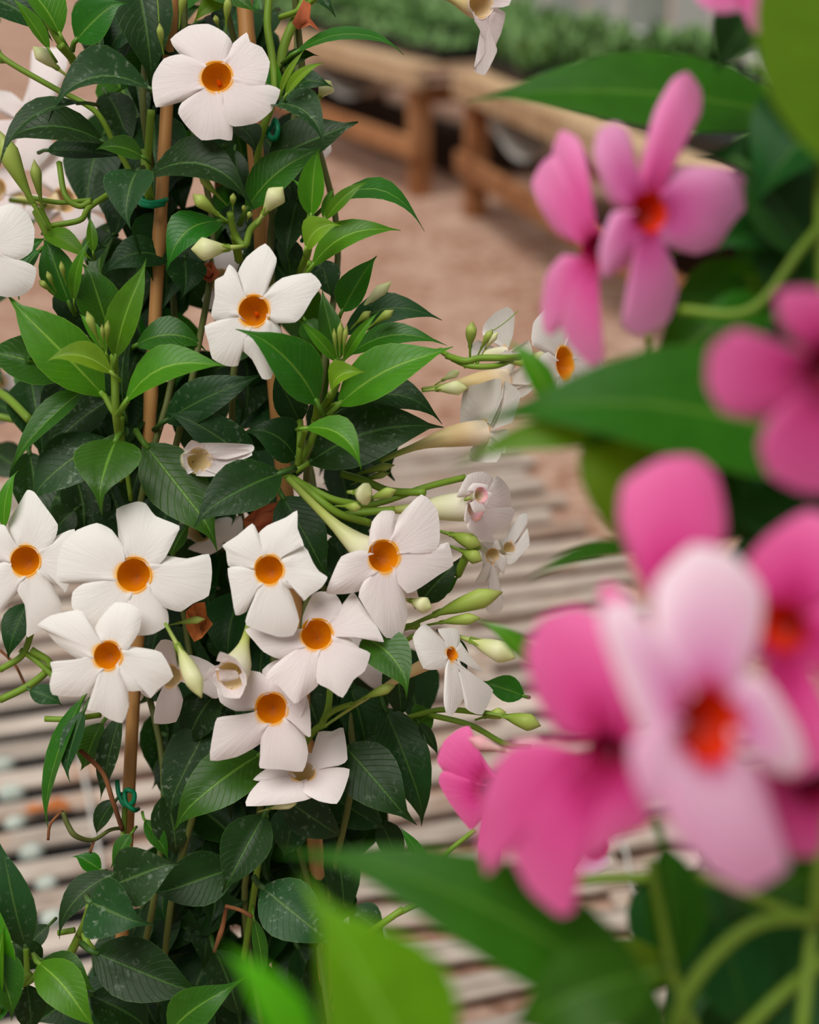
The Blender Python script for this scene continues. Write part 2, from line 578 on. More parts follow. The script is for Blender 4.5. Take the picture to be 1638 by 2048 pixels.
# pale stones lying in the gaps at the left
def stone(x, y, r, label):
    c = G(x, y, -.005)
    qq = np.dot(c - E0, sq)
    gq, gw = min(GAPS, key=lambda g: abs(g[0] - qq))
    c = c + sq * (gq - qq)
    r = gw * .40
    c[2] = -.006
    V, F = [], []
    rr = random.Random(int(x * 7 + y))
    n, m = 9, 6
    for i in range(m + 1):
        th = math.pi * i / m
        for k in range(n):
            ph = 2 * math.pi * k / n
            q = r * (1 + rr.uniform(-.1, .1) * (0 < i < m))
            V.append(c + sd * (q * math.sin(th) * math.cos(ph) * 1.4) + sq * (q * math.sin(th) * math.sin(ph)) + zax * (q * math.cos(th)))
    for i in range(m):
        for k in range(n):
            k2 = (k + 1) % n
            F.append((i * n + k, (i + 1) * n + k, (i + 1) * n + k2, i * n + k2))
    o = mesh_obj('stone', V, F, M_STONE)
    tag(o, label, 'stone', 'pale stones between the slats')


for a in ((8, 1535, .028, 'pale stone between slats, topmost of the column at the left edge'),
          (24, 1590, .030, 'pale stone between slats, second from the top at the left edge'),
          (30, 1652, .026, 'small pale stone between slats, third from the top at the left edge'),
          (64, 1712, .032, 'pale stone between slats just above the broad upright leaf at left'),
          (95, 1782, .032, 'pale stone between slats beside the broad upright leaf at left'),
          (106, 1862, .034, 'pale stone between slats, lowest one above the fresh green leaves')):
    stone(*a)

# pale twine and wire lying on the slats
def string_thing(pts, r, label, z=0.004):
    w = [G(x, y, z) for x, y in pts]
    o = tube('twine', w, r, M_TWINE, None, 6, 24)
    tag(o, label, 'string')


string_thing([(755, 1850), (775, 1900), (815, 1950), (850, 1990), (862, 2030), (880, 2080)], .0032, 'pale twine curling over the slats below the large blurred leaf')
string_thing([(1215, 1650), (1250, 1700), (1262, 1760), (1300, 1820), (1350, 1865)], .0030, 'pale twine on the slats under the big pink blossoms')
string_thing([(158, 1500), (172, 1570), (186, 1640), (200, 1720), (208, 1790)], .0032, 'pale twine running down the slats left of the bamboo cane')

# fallen dry leaf on the slats
def dry_leaf(x, y, s, label, name='fallen_leaf'):
    c = G(x, y, 0.003)
    V, F = [], []
    for i in range(6):
        t = i / 5
        wv = math.sin(math.pi * min(1, t * .97 + .03)) * .35
        for k, a in enumerate((-1, 0, 1)):
            V.append(c + np.array([s * (t - .5), s * a * wv, .002 + s * .15 * abs(a) * wv + s * .1 * math.sin(t * 3)]))
    for i in range(5):
        for k in range(2):
            F.append((i * 3 + k, i * 3 + k + 1, i * 3 + 4 + k, i * 3 + 3 + k))
    tag(mesh_obj(name, V, F, M_DRY), label, 'leaf')


dry_leaf(112, 1618, .05, 'dry orange fallen leaf on the slats left of the cane')
dry_leaf(68, 1622, .03, 'small dry yellowish leaf scrap on the slats at left')

# ================================================================== BACK BENCHES
def bench(name, foot_px, psi, length, label, sheet, topz, toward):
    """foot_px: where the shown end post meets the ground; toward: +1 runs toward the camera, -1 away"""
    f = G(foot_px[0], foot_px[1], GZ)
    d = np.array([math.sin(math.radians(psi)), math.cos(math.radians(psi)), 0]) * -toward   # along the bench
    n = np.array([math.cos(math.radians(psi)), -math.sin(math.radians(psi)), 0])            # to the back (right)
    root = empty(name, f)
    tag(root, label, 'bench')
    at = lambda a, b, z: f + d * a + n * b + zax * (z - GZ)
    W = 1.0
    ax = (d, n, zax)
    mid = (topz + GZ) / 2
    a = 0.0
    step = 2.5
    k = 0
    while a <= length + .01:
        for b in (0.0, W - .05):
            h = topz - .10 - GZ
            box('post', at(a, b, GZ + h / 2), h, .085, .085, M_BENCH, root, (zax, d, n), .006)
        box('cross_rail', at(a, W / 2, topz - .14), W, .04, .08, M_BENCH, root, (n, d, zax), .005)
        a += step
    over = .12
    for b, nm in ((-.055, 'front_rail'), (W, 'back_rail')):
        box(nm, at(length / 2 - over / 2, b, topz - .05), length + over, .035, .10, M_RAIL, root, ax, .006)
    box('lower_rail', at(length / 2 - .02, -.055, GZ + .22), length + .1, .035, .09, M_BENCH, root, ax, .006)
    for j in range(9):
        box('top_board', at(length / 2 - over / 2, .02 + j * .113, topz - .012), length + over - .02, .10, .022, M_RAIL, root, ax, .003)
    # sagging pale liner below the boards
    for s0, s1 in sheet:
        V, F = [], []
        for i in range(9):
            t = i / 8
            aa = s0 + (s1 - s0) * t
            dz = .14 * math.sin(math.pi * t)
            for b in (-.02, .2, .45):
                V.append(at(aa, b, topz - .105 - dz * (1 - b * .8)))
        for i in range(8):
            for q in range(2):
                F.append((i * 3 + q, i * 3 + q + 1, i * 3 + 4 + q, i * 3 + 3 + q))
        mesh_obj('liner', V, F, M_LINER, root)
    return root, at


TOPZ = 0.55
b1, at1 = bench('potting_bench', (838, 392), -26, 5.2, 'long wooden bench whose end post faces the gap, carrying seedling trays', [(.35, 1.25), (2.2, 3.2)], TOPZ, -1)
b2, at2 = bench('potting_bench', (950, 432), -15.5, 3.8, 'nearer wooden bench running right behind the pink blossoms', [(.15, .95)], TOPZ, 1)
# a second post of the near bench's lower end, dark soil heap under the benches
def soil(at, a0, a1, label):
    V, F = [], []
    rr = random.Random(5)
    for i in range(15):
        for j in range(6):
            p = at(a0 + (a1 - a0) * i / 14, .35 + .75 * j / 5, 0)
            p[2] = GZ + .001 + .10 * math.sin(math.pi * j / 5) * (.6 + .4 * rr.random()) * (1 if 0 < i < 14 else 0)
            V.append(p)
    for i in range(14):
        for j in range(5):
            F.append((i * 6 + j, i * 6 + j + 1, i * 6 + 7 + j, i * 6 + 6 + j))
    tag(mesh_obj('soil_heap', V, F, M_SOIL), label, 'soil', kind='stuff')


soil(at1, .3, 5, 'dark loose soil heaped under the far bench')
soil(at2, .2, 3.7, 'dark loose soil heaped under the nearer bench')

# seedling trays
tray_i = [0]


def seedling_tray(at, a, b, label, h=.12, n=70, grp='trays of seedlings on the benches', seed=1, sx=.52, sy=.30):
    rr = random.Random(seed)
    c = at(a, b, TOPZ)
    d = unit(at(a + 1, b, TOPZ) - c)
    nn = unit(at(a, b + 1, TOPZ) - c)
    root = empty('seedling_tray', c)
    tag(root, label, 'tray', grp)
    V, F = [], []
    for (z, g) in ((0, .94), (.06, 1.0), (.06, .95), (.035, .93)):
        for (s, t) in ((-1, -1), (1, -1), (1, 1), (-1, 1)):
            V.append(c + d * s * sx / 2 * g + nn * t * sy / 2 * g + zax * z)
    for i in range(3):
        for k in range(4):
            k2 = (k + 1) % 4
            F.append((i * 4 + k, i * 4 + k2, i * 4 + 4 + k2, i * 4 + 4 + k))
    F.append((3, 2, 1, 0))
    F.append((12, 13, 14, 15))
    mesh_obj('tray_body', V, F, M_BLACK, root, smooth=False)
    V, F, U = [], [], []
    for i in range(n):
        p = c + d * rr.uniform(-.46, .46) * sx + nn * rr.uniform(-.46, .46) * sy + zax * .035
        hh = h * rr.uniform(.6, 1.1)
        for k in range(6):
            an = rr.uniform(0, 6.28)
            o = np.array([math.cos(an), math.sin(an), 0])
            o2 = np.array([-o[1], o[0], 0])
            L_ = rr.uniform(.04, .065)
            z0 = hh * rr.uniform(.35, 1)
            b0 = p + zax * z0
            i0 = len(V)
            V += [p + zax * (z0 * .2), b0 + o * L_ * .45 + o2 * L_ * .28 + zax * .012, b0 + o * L_ + zax * rr.uniform(-.02, .015), b0 + o * L_ * .45 - o2 * L_ * .28 + zax * .012]
            U += [(.5, 0), (1, .5), (.5, 1), (0, .5)]
            F.append((i0, i0 + 1, i0 + 2, i0 + 3))
    tag(mesh_obj('seedlings', V, F, M_SEED, root, U), kind='stuff')
    return root


order = ['first', 'second', 'third', 'fourth', 'fifth', 'sixth', 'seventh', 'eighth', 'ninth']
for r, bb in enumerate((.20, .53, .86)):
    for i in range(7):
        lab = 'seedling tray on the far bench, %s from its near end, %s row' % (order[i], ('front', 'middle', 'back')[r])
        if r == 0 and i in (0, 2):
            seedling_tray(at1, .16 + i * .56, bb, lab, .05, 14, seed=r * 20 + i)
        else:
            seedling_tray(at1, .16 + i * .56, bb, lab, (.05, .12, .14)[r], (16, 34, 44)[r], seed=r * 20 + i)
for r, bb in enumerate((.20, .53, .86)):
    for i in range(4):
        lab = 'seedling tray on the nearer bench, %s from its far end, %s row' % (order[i], ('front', 'middle', 'back')[r])
        bare = i >= 1
        seedling_tray(at2, .18 + i * .58, bb, lab.replace('seedling tray', 'sparse seedling tray') if bare else lab, .05 if bare else .14, 6 if bare else 60, seed=100 + r * 20 + i)


# ================================================================== PLANT BUILDERS
FD = 0.93                                    # depth of the main plant's axis


def leaf(root, bx, by, tx, ty, w, tone, z=0.0, dz=-2.0, roll=None, fold=None, sag=0.0, bow=None, d0=FD, rr=random, pet=0.16, label=None, into=None):
    """one leaf blade with midrib, fold, bow and a short petiole; base and tip given as pixel + depth (cm behind d0)"""
    da = d0 + z / 100
    db = da + dz / 100
    A, B = P(bx, by, da), P(tx, ty, db)
    dx, dy = tx - bx, ty - by
    L2 = math.hypot(dx, dy)
    px, py = dy / L2, -dx / L2
    if py > 0 or (abs(py) < .02 and px < 0):
        px, py = -px, -py
    s = da / FPX
    side = RT * px - UP * py
    roll = rr.uniform(8, 40) if roll is None else roll
    fold = rr.uniform(10, 24) if fold is None else fold
    bow = rr.uniform(.05, .16) if bow is None else bow
    ax = unit(B - A)
    side = unit(side - ax * np.dot(side, ax))
    nrm = np.cross(ax, side)
    if np.dot(nrm, FW) > 0:
        nrm = -nrm
    c, sn = math.cos(math.radians(roll)), math.sin(math.radians(roll))
    side, nrm = side * c - nrm * sn, nrm * c + side * sn
    half = w * 1.08 * s / 2 / max(.35, c)
    Ln = np.linalg.norm(B - A)
    nw = 6
    T = [0, .03, .1, .2, .32, .45, .58, .7, .79, .86, .91, .955, 1.0]
    nl = len(T)
    V, U, F = [], [], []
    tf = math.tan(math.radians(fold))
    ph = rr.uniform(0, 6.28)
    amp = rr.uniform(.015, .05)
    cup = rr.uniform(-.10, .14)
    tipc = rr.uniform(.08, .3) * rr.choice((-1, 1))
    tipd = rr.uniform(-.5, .1)
    skew = rr.uniform(.70, .86)
    blunt = rr.uniform(.90, .95)

    def wide(t):
        q = min(1.0, t / blunt)
        body = max(0.0, math.sin(math.pi * q ** skew)) ** .92
        drip = .15 * max(0.0, (1 - t) / .14) if t > .8 else 0
        return max(body, min(drip, .16), .012)
    # petiole
    for i in range(nl):
        t = T[i]
        wt = wide(t) if i else .05
        mid = A + (B - A) * t + nrm * (bow * Ln * 4 * t * (1 - t)) + (RT * px - UP * py) * (sag * s * 4 * t * (1 - t))
        mid = mid + (side * tipc + nrm * tipd) * half * max(0, (t - .72) / .28) ** 2
        for j in range(nw + 1):
            u = j / nw * 2 - 1
            hw = half * wt
            lift = abs(u) * hw * tf - cup * hw * u * u + amp * half * math.sin(t * 9 + ph + (2 if u > 0 else 0)) * abs(u) ** 1.5
            if j == nw // 2:
                lift -= half * .035
            V.append(mid + side * (u * hw) + nrm * lift)
            U.append((j / nw, t))
    for i in range(nl - 1):
        for j in range(nw):
            F.append((i * (nw + 1) + j, i * (nw + 1) + j + 1, (i + 1) * (nw + 1) + j + 1, (i + 1) * (nw + 1) + j))
    # outward faces look along nrm
    a, b, cc = V[3 * (nw + 1)], V[3 * (nw + 1) + 3], V[4 * (nw + 1) + 3]
    if np.dot(np.cross(b - a, cc - a), nrm) < 0:
        F = [f[::-1] for f in F]
    if pet > 0:
        dirv = unit(V[nw // 2 + 2 * (nw + 1)] - V[nw // 2])
        r = min(.0016, half * .09) + .0004
        q = [A + dirv * Ln * .05 - nrm * r * .3, A - dirv * Ln * .05, A - dirv * Ln * pet + FW * .006]
        pv, pf, pu = tube_vf(q, [r, r, r * 1.15], 5)
        n0 = len(V)
        V += pv
        U += [(.5, .5)] * len(pv)
        F += [tuple(n0 + k for k in f) for f in pf]
    if into is not None:
        n0 = len(into[0])
        into[0].extend(V)
        into[1].extend(tuple(n0 + k for k in f) for f in F)
        into[2].extend(U)
        return None
    o = mesh_obj('leaf', V, F, LEAF[tone], root, U)
    if label:
        o['label'] = label
    return o


def leaves(root, text, d0=FD, seed=1):
    rr = random.Random(seed)
    for ln in text.strip().splitlines():
        ln = ln.split('#')[0].split()
        if not ln:
            continue
        f = lambda i, dflt=None: (float(ln[i]) if len(ln) > i and ln[i] != '-' else dflt)
        leaf(root, f(0), f(1), f(2), f(3), f(4), ln[5], f(6, 0.0), f(7, -2.0), f(8), f(9), f(10, 0.0), f(11), d0, rr)


def flower(root, cx, cy, d, r0, n, petals, mats, throat=THROAT_Y, tube_m=TUBE_W, back=None, cup=0.0, depth=2.2, pistil=False, label=None, curl=.16, lift=.16, away=False):
    """trumpet blossom. n = (right, up) tilt of its face; petals = outlines in pixels; back = (x, y, depth) where the tube ends"""
    s = d / FPX
    C = P(cx, cy, d)
    nx, ny = n
    nz = math.sqrt(max(.05, 1 - nx * nx - ny * ny))
    if away:
        nz = -nz
    N = RT * nx + UP * ny - FW * nz
    fl = empty('flower', C, root)
    if label:
        fl['label'] = label

    def lift3(dx, dy):                       # pixel offset (y down) -> vector in the flower's own plane
        dy = -dy
        z = -(nx * dx + ny * dy) / nz
        return (RT * dx + UP * dy - FW * z) * s

    def rim(an, k=1.0):
        v = lift3(math.cos(an), math.sin(an))
        return unit(v) * (r0 * s * k)

    R = np.mean([math.hypot(x - cx, y - cy) for p in petals for x, y in p])
    if not isinstance(mats, (list, tuple)):
        mats = [mats] * len(petals)
    for pi, pts in enumerate(petals):
        ang = [math.atan2(y - cy, x - cx) for x, y in pts]
        mxy = (np.mean([p[0] for p in pts]) - cx, np.mean([p[1] for p in pts]) - cy)
        am = math.atan2(mxy[1], mxy[0])
        wrap = lambda a: (a - am + math.pi) % (2 * math.pi) - math.pi
        a0, a1 = wrap(ang[0]), wrap(ang[-1])
        lim = math.radians(44)
        sg = 1 if a1 > a0 else -1
        a0 = -sg * min(lim, max(math.radians(34), abs(a0)))
        a1 = sg * min(lim, max(math.radians(34), abs(a1)))
        nv = 8
        q2 = []
        for x, y in pts:                     # close up to the neighbour next to the throat
            rad = math.hypot(x - cx, y - cy) / r0
            a = wrap(math.atan2(y - cy, x - cx))
            k = max(0.0, min(1.0, (2.3 - rad) / 1.0))
            a += math.copysign(math.radians(13) * k, a) if abs(a) > .25 else 0
            q2.append((cx + rad * r0 * math.cos(am + a), cy + rad * r0 * math.sin(am + a), 0))
        per = 3
        outer = spline(q2, (len(q2) - 1) * per + 1)
        flat = []
        for i in range(len(q2) - 1):
            flat += [np.array(q2[i]) + (np.array(q2[i + 1]) - np.array(q2[i])) * (k / per) for k in range(per)]
        flat.append(np.array(q2[-1]))
        outer = [a_ * .55 + b_ * .45 for a_, b_ in zip(outer, flat)]
        nu = len(outer) - 1
        ox = [p[0] for p in outer]
        oy = [p[1] for p in outer]
        V, U, F = [], [], []
        rr = random.Random(int(cx * 3 + cy + pi * 17))
        ph = rr.uniform(0, 6)
        amp = rr.uniform(.02, .045)
        for i in range(nv + 1):
            v = i / nv
            for j in range(nu + 1):
                u = j / nu
                b = rim(am + a0 + (a1 - a0) * u, .97)
                e = lift3(ox[j] - cx, oy[j] - cy)
                q = b + (e - b) * (v ** .92)
                # round the petal off and overlap like a pinwheel
                rad = np.linalg.norm(q) / (R * s)
                w = (u - .5) * 2 * sg
                off = lift * v * w * .55 + cup * rad - curl * v * v * rad + amp * math.sin(u * 9 + ph) * v * v + .07 * math.sin(math.pi * u) * v - .10 * max(0, abs(w) - .55) * v ** 1.5 * 2 + .06 * math.exp(-((u - (.12 if sg > 0 else .88)) / .1) ** 2 - ((v - .22) / .12) ** 2)
                off += amp * .5 * math.sin(u * 21 + ph * 2) * v ** 5
                off += .03 * (rr.random() - .5) * (1 if i == nv and 0 < j < nu else 0)
                w0 = C + q
                DV = unit(CO - w0) * (1 if nz > 0 else -1)
                V.append(w0 + DV * (off * R * s + (.02 * pi - .04) * r0 * s))
                U.append((u, v))
        for i in range(nv):
            for j in range(nu):
                F.append((i * (nu + 1) + j, i * (nu + 1) + j + 1, (i + 1) * (nu + 1) + j + 1, (i + 1) * (nu + 1) + j))
        if np.dot(np.cross(V[1] - V[0], V[nu + 1] - V[0]), N) < 0:
            F = [f[::-1] for f in F]
        mesh_obj('petal', V, F, mats[pi % len(mats)], fl, U)
    # throat: an inner funnel
    m = 20
    V, U, F = [], [], []
    prof = [(1.10, .04), (1.0, -.05), (.94, -.22), (.86, -.45), (.72, -.75), (.46, -1.0), (.05, -1.15)]
    for i, (k, zz) in enumerate(prof):
        for j in range(m):
            V.append(C + rim(2 * math.pi * j / m, k * (1 + .03 * math.sin(5 * 2 * math.pi * j / m))) + N * (zz * r0 * s * depth / 2.2))
            U.append((j / m, i / (len(prof) - 1)))
    for i in range(len(prof) - 1):
        for j in range(m):
            F.append((i * m + j, i * m + (j + 1) % m, (i + 1) * m + (j + 1) % m, (i + 1) * m + j))
    mesh_obj('throat', V, F, throat, fl, U)
    # trumpet tube behind
    if back is None:
        E = C - N * (r0 * s * 7) + (RT * -.01 - UP * .012)
    else:
        E = P(back[0], back[1], d + back[2] / 100)
    L_ = np.linalg.norm(E - C)
    mid = C - N * L_ * .42
    cur = []
    for t in np.linspace(0, 1, 12):
        cur.append(C * (1 - t) ** 2 + mid * 2 * t * (1 - t) + E * t * t - N * (.03 * r0 * s))
    kr = [1.06, 1.06, 1.03, .97, .88, .72, .56, .40, .30, .25, .22, .2]
    tube('tube', cur, [k * r0 * s * 1.03 for k in kr], tube_m, fl, 12, None, False)
    if pistil:
        q = C - N * (1.5 * r0 * s)
        tube('pistil', [q - N * r0 * s * .5, q + N * (.7 * r0 * s), q + N * (1.1 * r0 * s)], [.16 * r0 * s, .13 * r0 * s, .03 * r0 * s], THROAT_Y, fl, 8)
    return fl


def bud(root, bx, by, tx, ty, w, mat, z=0.0, dz=-1.0, stem=.35, d0=FD, plump=.66, label=None):
    """a spindle bud on its stalk: narrow stalk, swollen body with a twist, pointed tip"""
    da = d0 + z / 100
    A, B = P(bx, by, da), P(tx, ty, da + dz / 100)
    s = da / FPX
    n = 15
    pts, rad = [], []
    ax = B - A
    sd_ = unit(np.cross(ax, FW))
    for i in range(n):
        t = i / (n - 1)
        pts.append(A + ax * t + sd_ * (math.sin(t * 3.1) * .02 * np.linalg.norm(ax)))
        if t < stem:
            r = .16 + .10 * t / stem
        else:
            q = (t - stem) / (1 - stem)
            r = .26 + .74 * math.sin(math.pi * min(1, q / plump) / 2) ** 1.3 if q < plump else (1 - ((q - plump) / (1 - plump)) ** 1.25)
        rad.append(max(.03, r) * w / 2 * s)
    m = 10
    V, F, U = tube_vf(pts, rad, m)
    # twisted ridge
    for i in range(n):
        c = pts[i]
        for k in range(m):
            a = 2 * math.pi * k / m + i * .45
            V[i * m + k] = c + (V[i * m + k] - c) * (1 + .07 * math.sin(a * 2.0))
    o = mesh_obj('bud', V, F, mat, root, U)
    if label:
        o['label'] = label
    # little calyx
    c0 = pts[max(1, int(stem * (n - 1)))]
    d = unit(ax)
    V, F = [], []
    r = w * s * .17
    a = unit(np.cross(d, [.3, .2, .9]))
    b = np.cross(d, a)
    for k in range(5):
        an = 2 * math.pi * k / 5
        o1 = a * math.cos(an) + b * math.sin(an)
        o2 = -a * math.sin(an) + b * math.cos(an)
        i0 = len(V)
        V += [c0 + o1 * r * .8 + o2 * r * .6, c0 + o1 * r * .8 - o2 * r * .6, c0 + d * r * 3.2 + o1 * r * 1.5]
        F.append((i0, i0 + 1, i0 + 2))
    mesh_obj('calyx', V, F, BUD_G, o, [(0.5, .3)] * len(V), smooth=False)
    return o


def stem(root, pts, r, mat=STEM_Y, z=0.0, d0=FD, name='stem'):
    """pts = (x, y[, z cm]) ; r = radius in pixels (one or several)"""
    w = []
    for p in pts:
        dz = p[2] if len(p) > 2 else z
        w.append(P(p[0], p[1], d0 + dz / 100))
    s = d0 / FPX
    rad = [k * s for k in r] if hasattr(r, '__len__') else [r * s, r * s]
    return tube(name, w, rad, mat, root, 7, max(8, 5 * len(pts)))


def pot(x, y, rim_r, h, label, mat, z0=0.0):
    root = empty('plant_pot', (x, y, z0))
    tag(root, label, 'pot')
    V, F = [], []
    prof = [(.72, 0), (.94, .86), (1.0, .86), (1.0, 1.0), (.93, 1.0), (.90, .86)]
    m = 24
    for k, zz in prof:
        for j in range(m):
            V.append((x + rim_r * k * math.cos(6.2832 * j / m), y + rim_r * k * math.sin(6.2832 * j / m), z0 + h * zz))
    for i in range(len(prof) - 1):
        for j in range(m):
            F.append((i * m + j, i * m + (j + 1) % m, (i + 1) * m + (j + 1) % m, (i + 1) * m + j))
    F.append(tuple(range(m))[::-1])
    mesh_obj('pot_body', V, F, mat, root)
    V = [(x + rim_r * .9 * math.cos(6.2832 * j / m), y + rim_r * .9 * math.sin(6.2832 * j / m), z0 + h * .87) for j in range(m)]
    mesh_obj('potting_soil', V, [tuple(range(m))], M_SOIL, root)
    return np.array([x, y, z0 + h * .87])


def to_soil(root, a, soil_pt, r, mat=STEM_D, name='stem'):
    """a main stem from a point of the plant down into the pot"""
    b = np.array(soil_pt)
    m = (a + b) / 2 + np.array([.01, .0, .02])
    return tube(name, [a, m, b], [r, r * 1.2], mat, root, 7, 10)

# ================================================================== CANES AND TIES
def cane(pts, r, label):
    w = [P(x, y, FD + z / 100) for x, y, z in pts]
    d = unit(w[-1] - w[0])
    k = (w[-1][2] - 0.30) / -d[2]
    w.append(w[-1] + d * k)                  # on down into the pot
    w = [np.array(q) for q in spline(w, 60)]
    s = FD / FPX
    rad = [r * s * (1 + (.13 if i % 9 == 4 else 0)) for i in range(60)]
    o = tube('bamboo_cane', w, rad, M_BAMBOO, None, 10)
    tag(o, label, 'cane', 'canes supporting the white plant')
    return o


cane([(349, -60, 3), (322, 420, 3), (298, 860, 3.5), (262, 1500, 4), (248, 1800, 4.5)], 13.5, 'bamboo cane running up the left side of the white flowering plant')
cane([(484, -60, 3), (522, 440, 3), (580, 1100, 5), (634, 1740, 6), (648, 1900, 6.5)], 17, 'thicker bamboo cane up the middle, just right of the topmost blossom')
cane([(438, -60, 12), (440, 800, 13), (442, 1900, 14)], 12, 'bamboo cane at the back of the plant, deep behind the leaves')


def tie(pts, r, label):
    w = [P(x, y, FD + z / 100) for x, y, z in pts]
    o = tube('plant_tie', w, r * FD / FPX, M_TIE, None, 8, 40)
    tag(o, label, 'plant tie', 'green plastic plant ties')


tie([(279, 398, 2.5), (300, 406, 1.2), (327, 402, 2), (330, 396, 4), (300, 392, 5), (279, 398, 3.4), (282, 408, 1.6), (304, 412, 1.1), (327, 408, 2)], 5.5, 'green tie wound round the left cane below the small upper leaves')
tie([(493, 265, 2), (512, 254, .8), (538, 258, 1), (546, 248, 1.2), (550, 240, 1), (556, 258, .6), (551, 276, .6), (541, 276, .8), (534, 264, 1), (508, 266, 1), (492, 258, 2)], 5.5, 'green tie with a loose curl beside the topmost white blossom')
tie([(234, 1560, 2.6), (238, 1590, 2.2), (250, 1610, 1.8), (266, 1604, 1.6), (268, 1586, 1.6), (256, 1580, 1.6), (250, 1584, 1.8), (252, 1606, 1.6), (268, 1620, 1.6), (276, 1618, 3)], 5, 'green tie looped round the left cane near its foot')
tie([(592, 456, 2), (602, 462, 1.4), (608, 474, 1.6), (604, 482, 2.2)], 4.5, 'small green tie peeping out behind upright young leaves')

# ================================================================== THE WHITE PLANT IN FOCUS
PX, PY = P(430, 1600, FD + .05)[0], P(430, 1600, FD + .05)[1]
pot_a = pot(PX, PY, .15, .26, 'brown pot at the foot of the white flowering plant, on the slats', M_TERRA)
white = empty('mandevilla_plant', pot_a)
tag(white, 'tall white trumpet flowered vine in focus, trained up bamboo canes', 'plant')

